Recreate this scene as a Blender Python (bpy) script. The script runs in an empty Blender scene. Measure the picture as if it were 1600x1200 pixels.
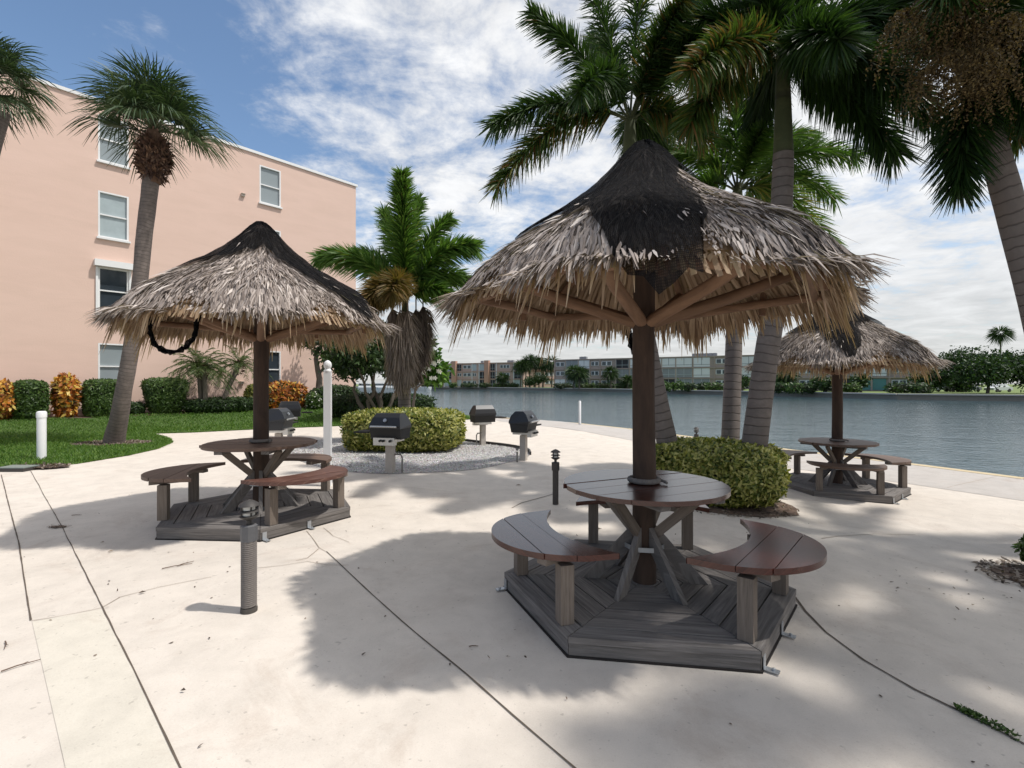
import bpy, bmesh, math, random
import numpy as np
from mathutils import Vector, Matrix
from mathutils.geometry import delaunay_2d_cdt
R = math.radians
PI = math.pi
rnd = random.Random(7)
rng = np.random.default_rng(7)
S = bpy.context.scene
COL = S.collection

# ------------------------------------------------------------ camera, sky, sun
F, YH, H = 780.0, 598.0, 1.67            # focal length in photo pixels, horizon row, eye height
cam = bpy.data.cameras.new('camera'); co = bpy.data.objects.new('camera', cam); COL.objects.link(co)
co.location = (0, 0, H); co.rotation_euler = (R(90), 0, 0)
cam.sensor_width = 36; cam.lens = F / 1600 * 36; cam.shift_y = -0.00125
cam.clip_start = 0.05; cam.clip_end = 3000
S.camera = co
S.render.resolution_x = 1024; S.render.resolution_y = 768
S.view_settings.view_transform = 'Standard'; S.view_settings.look = 'None'
S.view_settings.exposure = 0.36; S.view_settings.gamma = 1
SUNV = Vector((0.431, -0.072, 0.776)).normalized()
W = bpy.data.worlds.new('World'); S.world = W; W.use_nodes = True
nt = W.node_tree; N = nt.nodes; L = nt.links; N.clear()
def wn(t, **k):
    n = N.new(t)
    for a, b in k.items(): setattr(n, a, b)
    return n
sky = wn('ShaderNodeTexSky', sky_type='NISHITA', sun_disc=False)
sky.sun_elevation = math.asin(SUNV.z); sky.sun_rotation = math.atan2(SUNV.x, SUNV.y)
sky.air_density = 1.0; sky.dust_density = 0.6; sky.ozone_density = 1.6
tc = wn('ShaderNodeTexCoord'); sep = wn('ShaderNodeSeparateXYZ'); L.new(tc.outputs['Generated'], sep.inputs[0])
def wm(op, a, b=None, c=None, clamp=False):
    n = wn('ShaderNodeMath', operation=op); n.use_clamp = clamp
    for i, v in enumerate((a, b, c)):
        if v is None: continue
        if isinstance(v, (int, float)): n.inputs[i].default_value = v
        else: L.new(v, n.inputs[i])
    return n.outputs[0]
zz = wm('ADD', wm('MAXIMUM', sep.outputs[2], 0.0), 0.12)
cx_, cy_ = wm('DIVIDE', sep.outputs[0], zz), wm('DIVIDE', sep.outputs[1], zz)
cmb = wn('ShaderNodeCombineXYZ'); L.new(cx_, cmb.inputs[0]); L.new(cy_, cmb.inputs[1])
def wnoise(scale, detail, rough, dist=0.0, off=(0, 0, 0), sc=(1, 1, 1)):
    mp = wn('ShaderNodeMapping'); mp.inputs['Location'].default_value = off; mp.inputs['Scale'].default_value = sc
    L.new(cmb.outputs[0], mp.inputs[0])
    n = wn('ShaderNodeTexNoise'); n.inputs['Scale'].default_value = scale; n.inputs['Detail'].default_value = detail
    n.inputs['Roughness'].default_value = rough; n.inputs['Distortion'].default_value = dist
    L.new(mp.outputs[0], n.inputs['Vector']); return n.outputs[0]
big = wnoise(0.8, 3, 0.5, 0.3, (3.1, 1.7, 0))
mid = wnoise(3.2, 9, 0.62, 0.35, (0.3, 5.2, 0), (1, 1.25, 1))
fine = wnoise(11.0, 6, 0.65, 0.2, (2.3, 1.2, 0), (1.3, 1, 1))
cov = wm('ADD', wm('MULTIPLY', big, 0.55), wm('ADD', wm('MULTIPLY', mid, 0.66), wm('MULTIPLY', fine, 0.30)))
lft = wm('MULTIPLY', wm('MULTIPLY', wm('SUBTRACT', 0.0, cx_), 0.42), wm('MULTIPLY', wm('SUBTRACT', sep.outputs[2], 0.02), 3.2, clamp=True))                  # bluer towards the left and overhead
cov = wm('SUBTRACT', cov, wm('MAXIMUM', wm('SUBTRACT', lft, 0.14), -0.04))
hz = wm('MULTIPLY', wm('SUBTRACT', 0.35, sep.outputs[2], clamp=True), 0.42)
cov = wm('ADD', cov, hz)
mr = wn('ShaderNodeMapRange'); mr.interpolation_type = 'SMOOTHSTEP'
L.new(cov, mr.inputs[0]); mr.inputs[1].default_value = 0.56; mr.inputs[2].default_value = 0.88
sh = wn('ShaderNodeMapRange'); L.new(mid, sh.inputs[0]); sh.inputs[1].default_value = 0.3; sh.inputs[2].default_value = 0.75
sh.inputs[3].default_value = 5.3; sh.inputs[4].default_value = 7.6
ccol = wn('ShaderNodeMixRGB', blend_type='MULTIPLY'); ccol.inputs[0].default_value = 1.0
ccol.inputs[1].default_value = (0.985, 0.985, 0.985, 1); L.new(wm('MULTIPLY', sh.outputs[0], wm('ADD', 0.74, wm('MINIMUM', wm('MULTIPLY', wm('MAXIMUM', sep.outputs[2], 0.0), 0.9), 0.26))), ccol.inputs[2])
mx = wn('ShaderNodeMixRGB'); L.new(wm('MULTIPLY', mr.outputs[0], 0.93), mx.inputs[0])
skg = wn('ShaderNodeMixRGB', blend_type='MULTIPLY'); skg.inputs[0].default_value = 1; skg.inputs[2].default_value = (1.02, 1.07, 1.08, 1)
L.new(sky.outputs[0], skg.inputs[1]); L.new(skg.outputs[0], mx.inputs[1]); L.new(ccol.outputs[0], mx.inputs[2])
bg = wn('ShaderNodeBackground'); bg.inputs[1].default_value = 0.115
L.new(mx.outputs[0], bg.inputs[0]); wo = wn('ShaderNodeOutputWorld'); L.new(bg.outputs[0], wo.inputs[0])
sl = bpy.data.lights.new('sun', 'SUN'); so = bpy.data.objects.new('sun', sl); COL.objects.link(so)
sl.energy = 3.0; sl.angle = R(1.4); sl.color = (1.0, 0.96, 0.905)
so.rotation_euler = SUNV.to_track_quat('Z', 'Y').to_euler(); so.location = SUNV * 60

# ------------------------------------------------------------ materials
def mat(name):
    m = bpy.data.materials.new(name); m.use_nodes = True
    t = m.node_tree; b = t.nodes['Principled BSDF']; return m, t, b
def lk(t, a, b): t.links.new(a, b)
def nn(t, k, **kw):
    n = t.nodes.new(k)
    for a, b in kw.items(): setattr(n, a, b)
    return n
def vec(t, src='Object', scale=(1, 1, 1)):
    if src == 'UV': o = nn(t, 'ShaderNodeUVMap').outputs[0]
    else: o = nn(t, 'ShaderNodeTexCoord').outputs[src]
    m = nn(t, 'ShaderNodeMapping'); m.inputs['Scale'].default_value = scale; lk(t, o, m.inputs[0]); return m.outputs[0]
def noise(t, v, scale, detail=4, rough=.55, dist=0):
    n = nn(t, 'ShaderNodeTexNoise'); n.inputs['Scale'].default_value = scale; n.inputs['Detail'].default_value = detail
    n.inputs['Roughness'].default_value = rough; n.inputs['Distortion'].default_value = dist; lk(t, v, n.inputs['Vector']); return n.outputs[0]
def ramp(t, fac, stops):
    r = nn(t, 'ShaderNodeValToRGB'); e = r.color_ramp.elements
    while len(e) < len(stops): e.new(0.5)
    for i, (p, c) in enumerate(stops):
        e[i].position = p; e[i].color = (c, c, c, 1) if isinstance(c, (int, float)) else (*c, 1)
    if fac is not None: lk(t, fac, r.inputs[0])
    return r.outputs[0]
def mixc(t, fac, a, b, mode='MIX'):
    n = nn(t, 'ShaderNodeMixRGB', blend_type=mode)
    for i, v in enumerate((fac, a, b)):
        if isinstance(v, (int, float)): n.inputs[i].default_value = v if i == 0 else (v, v, v, 1)
        elif isinstance(v, tuple): n.inputs[i].default_value = (*v, 1)
        else: lk(t, v, n.inputs[i])
    return n.outputs[0]
def mth(t, op, a, b=None):
    n = nn(t, 'ShaderNodeMath', operation=op)
    for i, v in enumerate((a, b)):
        if v is None: continue
        if isinstance(v, (int, float)): n.inputs[i].default_value = v
        else: lk(t, v, n.inputs[i])
    return n.outputs[0]
def bump(t, b, h, strength=.3, dist=.01):
    n = nn(t, 'ShaderNodeBump'); n.inputs['Strength'].default_value = strength; n.inputs['Distance'].default_value = dist
    lk(t, h, n.inputs['Height']); lk(t, n.outputs[0], b.inputs['Normal'])
def tint(t): 
    a = nn(t, 'ShaderNodeAttribute'); a.attribute_name = 'tint'; return a.outputs['Fac']
def plain(name, c, rough=.6, metal=0, var=.12, scale=12, bmp=0, src='Object', spec=None):
    m, t, b = mat(name); v = vec(t, src); n = noise(t, v, scale, 5, .6)
    lk(t, mixc(t, n, tuple(x * (1 - var) for x in c), tuple(min(1, x * (1 + var)) for x in c)), b.inputs['Base Color'])
    b.inputs['Roughness'].default_value = rough; b.inputs['Metallic'].default_value = metal
    if spec is not None: b.inputs['Specular IOR Level'].default_value = spec
    if bmp: bump(t, b, noise(t, v, scale * 4, 5, .6), bmp, .005)
    return m
def leafmat(name, stops, rough=.5, trans=.3, spec=.4):
    m, t, b = mat(name); c = ramp(t, tint(t), stops)
    lk(t, c, b.inputs['Base Color']); b.inputs['Roughness'].default_value = rough; b.inputs['Specular IOR Level'].default_value = spec
    tr = nn(t, 'ShaderNodeBsdfTranslucent'); lk(t, mixc(t, 1.0, c, (1.25, 1.35, .6), 'MULTIPLY'), tr.inputs[0])
    mx = nn(t, 'ShaderNodeMixShader'); mx.inputs[0].default_value = trans
    lk(t, b.outputs[0], mx.inputs[1]); lk(t, tr.outputs[0], mx.inputs[2]); lk(t, mx.outputs[0], t.nodes['Material Output'].inputs[0]); return m
def woodmat(name, dark, light, rough=.7, grain=(3, 60, 1), gs=1.0, bm=.5, coat=0, wear=None):
    m, t, b = mat(name); v = vec(t, 'UV', grain); n = noise(t, v, 1.0 * gs, 6, .65, .6)
    n2 = noise(t, vec(t, 'UV', (1.2, 4, 1)), 2.0, 4, .6)
    c = ramp(t, n, [(.3, dark), (.7, light)])
    c = mixc(t, mth(t, 'MULTIPLY', n2, .55), c, tuple((a + d) * .33 for a, d in zip(dark, light)))
    c = mixc(t, mth(t, 'MULTIPLY', tint(t), .45), c, tuple(x * .6 for x in dark))
    r = None
    if wear:
        w = ramp(t, noise(t, vec(t, 'UV', (2, 9, 1)), 3.0, 7, .7), [(.52, 0.), (.66, 1.)])
        c = mixc(t, mth(t, 'MULTIPLY', w, .6), c, wear); r = mth(t, 'ADD', mth(t, 'MULTIPLY', w, .3), rough); lk(t, r, b.inputs['Roughness'])
    else: b.inputs['Roughness'].default_value = rough
    lk(t, c, b.inputs['Base Color'])
    if coat: b.inputs['Coat Weight'].default_value = coat; b.inputs['Coat Roughness'].default_value = .22
    bump(t, b, n, bm, .004); return m
M = {}
M['deck'] = woodmat('weathered_deck', (.075, .068, .062), (.32, .29, .27), .85, (2.5, 45, 1), 1, .9)
M['leg'] = woodmat('weathered_post', (.12, .095, .075), (.31, .255, .21), .85)
M['seat'] = woodmat('varnished_board', (.038, .010, .007), (.125, .032, .020), .25, (2, 40, 1), 1, .15, .25)
M['seat_dull'] = woodmat('dull_board', (.11, .065, .045), (.22, .14, .10), .55, (2, 40, 1), 1, .3)
M['seat_worn'] = woodmat('worn_board', (.085, .036, .026), (.165, .072, .052), .5, (2, 40, 1), 1, .3, 0, (.33, .2, .15))
M['post'] = woodmat('dark_round_post', (.032, .019, .013), (.092, .054, .036), .85, (14, 3, 1), 1, .5)
M['log'] = woodmat('rafter_log', (.13, .068, .038), (.33, .195, .115), .8, (14, 3, 1), 1, .4)
M['thatch'] = leafmat('dry_thatch', [(0., (.10, .08, .07)), (.35, (.24, .195, .17)), (.7, (.42, .355, .315)), (1., (.62, .55, .50))], .75, .08, .3)
M['under'] = leafmat('thatch_underside', [(0., (.20, .125, .08)), (.5, (.38, .265, .175)), (1., (.56, .43, .31))], .7, .22, .2)
M['foxtail'] = leafmat('foxtail_leaf', [(0., (.016, .036, .010)), (.5, (.038, .080, .018)), (.85, (.075, .125, .028)), (.93, (.17, .16, .035)), (1., (.20, .11, .04))], .42, .3)
M['foxtail_pale'] = leafmat('foxtail_leaf_young', [(0., (.04, .09, .018)), (.5, (.09, .18, .035)), (.9, (.17, .25, .06)), (1., (.30, .26, .07))], .42, .35)
M['bronze'] = leafmat('browning_leaf', [(0., (.05, .055, .015)), (.4, (.13, .10, .03)), (.8, (.22, .13, .045)), (1., (.28, .18, .08))], .6, .3)
M['dead'] = leafmat('dead_leaf', [(0., (.06, .045, .036)), (.5, (.17, .13, .105)), (1., (.34, .28, .23))], .8, .15)
M['sabal'] = leafmat('cabbage_palm_leaf', [(0., (.018, .036, .016)), (.5, (.042, .075, .030)), (.9, (.085, .125, .05)), (1., (.16, .17, .08))], .45, .22)
M['dark_leaf'] = leafmat('dark_leaf', [(0., (.012, .026, .008)), (.6, (.030, .062, .015)), (1., (.06, .11, .028))], .5, .25)
M['hedge'] = leafmat('clipped_leaf', [(0., (.022, .046, .010)), (.6, (.060, .115, .022)), (1., (.12, .19, .045))], .5, .25)
M['vari'] = leafmat('variegated_leaf', [(0., (.040, .065, .012)), (.35, (.11, .15, .022)), (.65, (.27, .27, .055)), (1., (.50, .47, .17))], .45, .3)
M['croton'] = leafmat('croton_leaf', [(0., (.05, .06, .012)), (.3, (.24, .07, .02)), (.6, (.52, .17, .03)), (.85, (.62, .33, .05)), (1., (.68, .50, .12))], .45, .3)
M['frangi'] = leafmat('frangipani_leaf', [(0., (.03, .08, .012)), (.6, (.08, .17, .03)), (1., (.14, .25, .05))], .4, .35)
M['flower'] = leafmat('white_petal', [(0., (.7, .68, .6)), (1., (.85, .84, .8))], .6, .2)
M['seedhead'] = leafmat('palm_flower_cluster', [(0., (.04, .026, .010)), (.5, (.085, .055, .018)), (1., (.16, .11, .04))], .7, .2)
M['grass'] = leafmat('grass_blade', [(0., (.05, .115, .016)), (.6, (.10, .20, .028)), (1., (.17, .26, .055))], .6, .35)
M['date'] = leafmat('date_palm_leaf', [(0., (.035, .06, .018)), (.6, (.085, .13, .035)), (1., (.17, .2, .08))], .45, .3)
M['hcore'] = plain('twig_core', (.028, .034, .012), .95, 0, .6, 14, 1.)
M['bark'] = plain('branch_bark', (.12, .10, .08), .9, 0, .3, 14, .5)
M['mulch'] = plain('bark_mulch', (.13, .085, .06), .95, 0, .5, 30, .8)
M['rope'] = plain('grey_rope', (.19, .17, .155), .9, 0, .3, 60, .5)
M['darkrope'] = plain('dark_rope', (.07, .062, .055), .9, 0, .3, 60, .5)
M['galv'] = plain('galvanised_steel', (.42, .44, .46), .45, .7, .15, 30)
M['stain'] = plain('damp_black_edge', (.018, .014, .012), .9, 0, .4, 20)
M['white'] = plain('white_vinyl', (.80, .80, .80), .4, 0, .03, 4)
M['whitep'] = plain('white_paint', (.76, .76, .75), .5, 0, .04, 6)
M['lampgrey'] = plain('grey_lamp_collar', (.10, .10, .105), .6, 0, .15, 40, .2)
M['bronzem'] = plain('dark_bronze_paint', (.05, .045, .042), .6, .2, .2, 30)
M['lens'] = plain('frosted_lamp_glass', (.55, .55, .52), .25, 0, .1, 20)
M['black'] = plain('black_grill_enamel', (.018, .018, .020), .38, 0, .25, 25)
M['blackdull'] = plain('sooty_black', (.022, .021, .020), .75, 0, .3, 40)
M['steel'] = plain('stainless_steel', (.55, .54, .52), .32, .85, .08, 8)
M['pedestal'] = plain('painted_pedestal', (.42, .38, .34), .7, .1, .14, 14)
M['copper'] = plain('grey_pipe', (.2, .19, .18), .6, .3, .2, 20)
def m_concrete(name, a, b_, stain=(.33, .24, .18)):
    m, t, b = mat(name); v = vec(t)
    n1 = noise(t, v, .45, 5, .6, .4); n2 = noise(t, v, 3.2, 8, .68, .3); n3 = noise(t, v, 130, 3, .7)
    c = mixc(t, n1, a, b_)
    c = mixc(t, ramp(t, n2, [(.40, 0.), (.72, .42)]), c, tuple(x * .62 for x in a))
    st = ramp(t, noise(t, v, 1.35, 9, .74, .8), [(.54, 0.), (.76, 1.)])
    c = mixc(t, mth(t, 'MULTIPLY', st, .42), c, stain)
    sp = ramp(t, noise(t, v, 26, 2, .5), [(.68, 0.), (.74, 1.)])
    c = mixc(t, mth(t, 'MULTIPLY', sp, .32), c, (.16, .13, .11))
    c = mixc(t, mth(t, 'MULTIPLY', ramp(t, noise(t, v, 70, 3, .6), [(.62, 0.), (.72, 1.)]), .22), c, (.24, .2, .17)); c = mixc(t, .16, c, n3, 'OVERLAY')
    lk(t, c, b.inputs['Base Color']); b.inputs['Roughness'].default_value = .88; b.inputs['Specular IOR Level'].default_value = .25
    bump(t, b, mixc(t, .5, n3, n2), .22, .006); return m
M['patio'] = m_concrete('cream_concrete', (.665, .597, .52), (.615, .56, .495))
M['slab'] = m_concrete('warm_concrete', (.65, .60, .51), (.61, .56, .48))
M['prom'] = m_concrete('grey_concrete', (.50, .46, .42), (.45, .42, .39))
M['seawall'] = m_concrete('seawall_concrete', (.30, .27, .23), (.22, .2, .17), (.08, .07, .06))
M['cap'] = m_concrete('seawall_cap', (.62, .5, .30), (.5, .42, .30))
M['under_deck'] = plain('under_deck_painted_shade', (.05, .045, .04), .95, 0, .3, 10)
M['joint'] = plain('dark_joint', (.11, .085, .065), .95, 0, .5, 9)
M['crack'] = plain('hairline_crack', (.34, .28, .22), .95, 0, .3, 9)
m, t, b = mat('white_gravel'); v = vec(t); vo = nn(t, 'ShaderNodeTexVoronoi'); vo.inputs['Scale'].default_value = 34; lk(t, v, vo.inputs['Vector'])
c = mixc(t, ramp(t, vo.outputs['Distance'], [(.0, 0.), (.75, 1.)]), (.66, .64, .62), (.28, .26, .25))
lk(t, mixc(t, .3, c, vo.outputs['Color'], 'SOFT_LIGHT'), b.inputs['Base Color']); b.inputs['Roughness'].default_value = .85
bump(t, b, mth(t, 'SUBTRACT', 1.0, vo.outputs['Distance']), .8, .02); M['gravel'] = m
M['stone'] = leafmat('gravel_stone', [(0., (.13, .12, .11)), (.3, (.42, .40, .39)), (1., (.74, .73, .71))], .8, 0.)
m, t, b = mat('lawn_soil'); v = vec(t); n1 = noise(t, v, 40, 6, .7); lk(t, ramp(t, n1, [(.3, (.03, .065, .012)), (.7, (.085, .145, .025))]), b.inputs['Base Color'])
b.inputs['Roughness'].default_value = .95; bump(t, b, n1, .8, .03); M['lawn'] = m
m, t, b = mat('stucco'); v = vec(t); n1 = noise(t, v, .35, 6, .6, .3); n2 = noise(t, v, 22, 6, .65)
c = mixc(t, n1, (.69, .50, .415), (.73, .54, .455)); c = mixc(t, mth(t, 'MULTIPLY', ramp(t, noise(t, vec(t, 'Object', (.5, .5, 2.4)), 1.0, 8, .7, .6), [(.42, 0.), (.75, 1.)]), .30), c, (.54, .39, .31))
lk(t, c, b.inputs['Base Color']); b.inputs['Roughness'].default_value = .9; b.inputs['Specular IOR Level'].default_value = .2
bump(t, b, n2, .35, .012); M['stucco'] = m
m, t, b = mat('water'); v = vec(t, 'Object', (1, 1, 1))
n1 = noise(t, vec(t, 'Object', (.8, 1.3, 1)), 3.0, 4, .6, .3); n2 = noise(t, vec(t, 'Object', (.6, 1., 1)), .55, 3, .5)
b.inputs['Base Color'].default_value = (.045, .085, .10, 1); b.inputs['Roughness'].default_value = .07; b.inputs['IOR'].default_value = 1.33
bump(t, b, mth(t, 'ADD', n1, mth(t, 'MULTIPLY', n2, 1.6)), .7, .06)
lk(t, ramp(t, noise(t, vec(t, 'Object', (.02, .06, 1)), 1.0, 4, .6), [(.4, .04), (.62, .09)]), b.inputs['Roughness']); M['water'] = m
def trunkmat(name, a, b_, ring, rs):
    m, t, b = mat(name); uv = nn(t, 'ShaderNodeUVMap').outputs[0]; sp = nn(t, 'ShaderNodeSeparateXYZ'); lk(t, uv, sp.inputs[0])
    w = mth(t, 'ADD', sp.outputs[1], mth(t, 'MULTIPLY', noise(t, vec(t, 'UV', (1.5, 1.5, 1)), 1.5, 3), .12))
    s = mth(t, 'FRACT', mth(t, 'MULTIPLY', w, rs)); rg = ramp(t, s, [(0., 1.), (.07, .9), (.14, 0.), (.96, 0.), (1., 1.)])
    n = noise(t, vec(t, 'UV', (8, 8, 1)), 1.0, 7, .65); c = mixc(t, n, a, b_)
    c = mixc(t, ramp(t, noise(t, vec(t, 'UV', (2, 3, 1)), 1.2, 7, .7), [(.5, 0.), (.7, .6)]), c, tuple(x * 1.35 for x in b_))
    c = mixc(t, mth(t, 'MULTIPLY', rg, .75), c, ring); lk(t, c, b.inputs['Base Color']); b.inputs['Roughness'].default_value = .85
    bump(t, b, mth(t, 'SUBTRACT', mth(t, 'MULTIPLY', n, .5), rg), .5, .012); return m
M['ringtrunk'] = trunkmat('ringed_palm_trunk', (.11, .092, .082), (.19, .16, .142), (.055, .042, .036), 7.5)
M['sabtrunk'] = trunkmat('cabbage_palm_trunk', (.085, .07, .062), (.19, .155, .135), (.07, .055, .05), 11.)
M['shaft'] = trunkmat('green_crownshaft', (.045, .06, .025), (.085, .095, .04), (.05, .05, .03), 1.2)
M['boot'] = leafmat('leaf_boot', [(0., (.04, .02, .014)), (.6, (.115, .06, .038)), (1., (.20, .12, .075))], .85, .0)
m, t, b = mat('shade_net'); uv = vec(t, 'UV', (1, 1, 1)); s2 = nn(t, 'ShaderNodeSeparateXYZ'); lk(t, uv, s2.inputs[0])
nz = mth(t, 'MULTIPLY', noise(t, uv, 8, 3), .03)
def lines(o, k): return mth(t, 'LESS_THAN', mth(t, 'FRACT', mth(t, 'MULTIPLY', mth(t, 'ADD', o, nz), k)), .42)
g = mth(t, 'MAXIMUM', lines(s2.outputs[0], 105.), lines(s2.outputs[1], 105.))
g = mth(t, 'MAXIMUM', mth(t, 'MULTIPLY', g, .90), ramp(t, noise(t, uv, 5, 6, .7), [(.35, .52), (.66, .95)]))
b.inputs['Base Color'].default_value = (.006, .006, .007, 1); b.inputs['Roughness'].default_value = .9; b.inputs['Specular IOR Level'].default_value = .08
bump(t, b, noise(t, uv, 38, 5, .7), 1.0, .03)
tr = nn(t, 'ShaderNodeBsdfTransparent'); mxs = nn(t, 'ShaderNodeMixShader'); lk(t, mth(t, 'MULTIPLY', g, .97), mxs.inputs[0])
lk(t, tr.outputs[0], mxs.inputs[1]); lk(t, b.outputs[0], mxs.inputs[2]); lk(t, mxs.outputs[0], t.nodes['Material Output'].inputs[0]); M['net'] = m
m, t, b = mat('window_glass'); v = vec(t, 'Object', (1, 1, 1)); b.inputs['Roughness'].default_value = .08
wv = nn(t, 'ShaderNodeTexWave', bands_direction='Z'); wv.inputs['Scale'].default_value = 9; wv.inputs['Distortion'].default_value = .1; lk(t, v, wv.inputs['Vector'])
lk(t, mixc(t, wv.outputs['Fac'], (.20, .235, .25), (.33, .37, .38)), b.inputs['Base Color']); M['glass'] = m
M['glass_curtain'] = plain('curtained_glass', (.36, .42, .43), .1, 0, .22, 2.5)
M['glass_dark'] = plain('dark_glass', (.035, .045, .055), .08, 0, .3, 3)
M['far_glass'] = plain('far_window_glass', (.06, .075, .085), .2, 0, .4, .6)
M['far_pink'] = plain('salmon_render', (.46, .33, .28), .9, 0, .08, .3)
M['far_orange'] = plain('terracotta_render', (.44, .26, .19), .9, 0, .08, .3)
M['far_cream'] = plain('cream_render', (.55, .47, .40), .9, 0, .08, .3)
M['far_brown'] = plain('taupe_render', (.35, .285, .25), .9, 0, .1, .3)
M['far_grey'] = plain('grey_screen', (.22, .235, .25), .7, 0, .15, .5)
M['far_white'] = plain('white_panel', (.62, .64, .65), .7, 0, .06, .4)
M['far_pale'] = plain('pale_blue_panel', (.40, .45, .47), .7, 0, .08, .4)
M['far_dark'] = plain('dark_opening', (.03, .03, .035), .8, 0, .3, .5)
M['teal'] = plain('teal_door', (.08, .22, .22), .5, 0, .1, .5)
M['far_lawn'] = plain('far_lawn', (.14, .19, .05), .95, 0, .25, .3)

# ------------------------------------------------------------ mesh tools
class MB:
    def __init__(s): s.v = []; s.f = []; s.uv = []; s.t = []
    def add(s, vs, fs, uvs=None, tint=None):
        o = len(s.v); s.v.extend(tuple(p) for p in vs); tn = rnd.random() if tint is None else tint
        for i, f in enumerate(fs):
            s.f.append([o + k for k in f]); s.uv.append(uvs[i] if uvs else [(0, 0)] * len(f)); s.t.append(tn)
    def box(s, c, size, rot=None, taper=1.0, tint=None):
        hx, hy, hz = size[0] / 2, size[1] / 2, size[2] / 2
        P = [Vector((x * hx * (taper if z > 0 else 1), y * hy * (taper if z > 0 else 1), z * hz)) for z in (-1, 1) for y in (-1, 1) for x in (-1, 1)]
        ax = max(range(3), key=lambda i: size[i]); ou, ov = rnd.random() * 9, rnd.random() * 9
        fs = [(0, 2, 3, 1), (4, 5, 7, 6), (0, 1, 5, 4), (2, 6, 7, 3), (0, 4, 6, 2), (1, 3, 7, 5)]
        uvs = [[(P[k][ax] + ou, sum(P[k][j] for j in range(3) if j != ax) + ov) for k in f] for f in fs]
        if rot is not None: P = [rot @ p for p in P]
        s.add([p + Vector(c) for p in P], fs, uvs, tint); return s
    def beam(s, a, b, w, h, up=(0, 0, 1), tint=None):
        a = Vector(a); b = Vector(b); d = (b - a); l = d.length; d.normalize()
        u = Vector(up)
        if abs(u.dot(d)) > .98: u = Vector((1, 0, 0))
        y = u.cross(d).normalized(); z = d.cross(y)
        s.box((a + b) / 2, (l, w, h), Matrix((d, y, z)).transposed(), 1.0, tint); return s
    def tube(s, pts, rad, n=12, cap=True, tint=None, wob=0):
        pts = [Vector(p) for p in pts]
        if isinstance(rad, (int, float)): rad = [rad] * len(pts)
        vs = []; ln = 0; lens = []
        prev = None
        for i, p in enumerate(pts):
            d = (pts[min(i + 1, len(pts) - 1)] - pts[max(i - 1, 0)]).normalized()
            if prev is None:
                x = Vector((0, 1, 0)).cross(d)
                if x.length < .1: x = Vector((1, 0, 0)).cross(d)
                x.normalize()
            else: x = (prev - d * prev.dot(d)).normalized()
            prev = x; y = d.cross(x)
            if i: ln += (p - pts[i - 1]).length
            lens.append(ln)
            for k in range(n):
                a = 2 * PI * k / n; r = rad[i] * (1 + wob * math.sin(3 * a + i * 1.7) * .6 + wob * (rnd.random() - .5))
                vs.append(p + (x * math.cos(a) + y * math.sin(a)) * r)
        fs = []; uvs = []; r0 = max(rad)
        for i in range(len(pts) - 1):
            for k in range(n):
                q = (k + 1) % n; fs.append((i * n + k, i * n + q, (i + 1) * n + q, (i + 1) * n + k))
                u0, u1 = 2 * PI * r0 * k / n, 2 * PI * r0 * (k + 1) / n
                uvs.append([(u0, lens[i]), (u1, lens[i]), (u1, lens[i + 1]), (u0, lens[i + 1])])
        if cap:
            fs.append(tuple(range(n))[::-1]); uvs.append([(0, 0)] * n)
            b = (len(pts) - 1) * n; fs.append(tuple(b + k for k in range(n))); uvs.append([(0, 0)] * n)
        s.add(vs, fs, uvs, tint); return s
    def lathe(s, prof, c=(0, 0, 0), n=20, tint=None, a0=0):
        vs = []; fs = []; uvs = []
        for r, z in prof:
            for k in range(n):
                a = 2 * PI * k / n + a0; vs.append((c[0] + r * math.cos(a), c[1] + r * math.sin(a), c[2] + z))
        for i in range(len(prof) - 1):
            for k in range(n):
                q = (k + 1) % n; fs.append((i * n + k, i * n + q, (i + 1) * n + q, (i + 1) * n + k))
                uvs.append([(k / n, prof[i][1]), ((k + 1) / n, prof[i][1]), ((k + 1) / n, prof[i + 1][1]), (k / n, prof[i + 1][1])])
        fs.append(tuple(range(n))[::-1]); uvs.append([(0, 0)] * n)
        b = (len(prof) - 1) * n; fs.append(tuple(b + k for k in range(n))); uvs.append([(0, 0)] * n)
        s.add(vs, fs, uvs, tint); return s
    def prism(s, poly, z0, z1, tint=None):
        n = len(poly); vs = [(x, y, z0) for x, y in poly] + [(x, y, z1) for x, y in poly]
        fs = [tuple(range(n))[::-1], tuple(range(n, 2 * n))]; ou, ov = rnd.random() * 9, rnd.random() * 9
        d = Vector((poly[1][0] - poly[0][0], poly[1][1] - poly[0][1])).normalized()
        def uvp(k):
            x, y, z = vs[k]; return (x * d.x + y * d.y + ou, -x * d.y + y * d.x + z + ov)
        for k in range(n): q = (k + 1) % n; fs.append((k, q, n + q, n + k))
        s.add(vs, fs, [[uvp(k) for k in f] for f in fs], tint); return s
    def build(s, name, material, parent=None, smooth=False, loc=None, mats=None):
        me = bpy.data.meshes.new(name); me.from_pydata(s.v, [], s.f)
        uvl = me.uv_layers.new(name='UVMap'); uvl.data.foreach_set('uv', [c for f in s.uv for p in f for c in p])
        at = me.attributes.new('tint', 'FLOAT', 'FACE'); at.data.foreach_set('value', s.t)
        me.materials.append(material)
        if smooth: me.polygons.foreach_set('use_smooth', [True] * len(me.polygons))
        me.update(); o = bpy.data.objects.new(name, me); COL.objects.link(o)
        if smooth: 
            try: me.set_sharp_from_angle(angle=R(38))
            except Exception: pass
        if parent: o.parent = parent
        if loc is not None: o.location = loc
        return o
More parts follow.
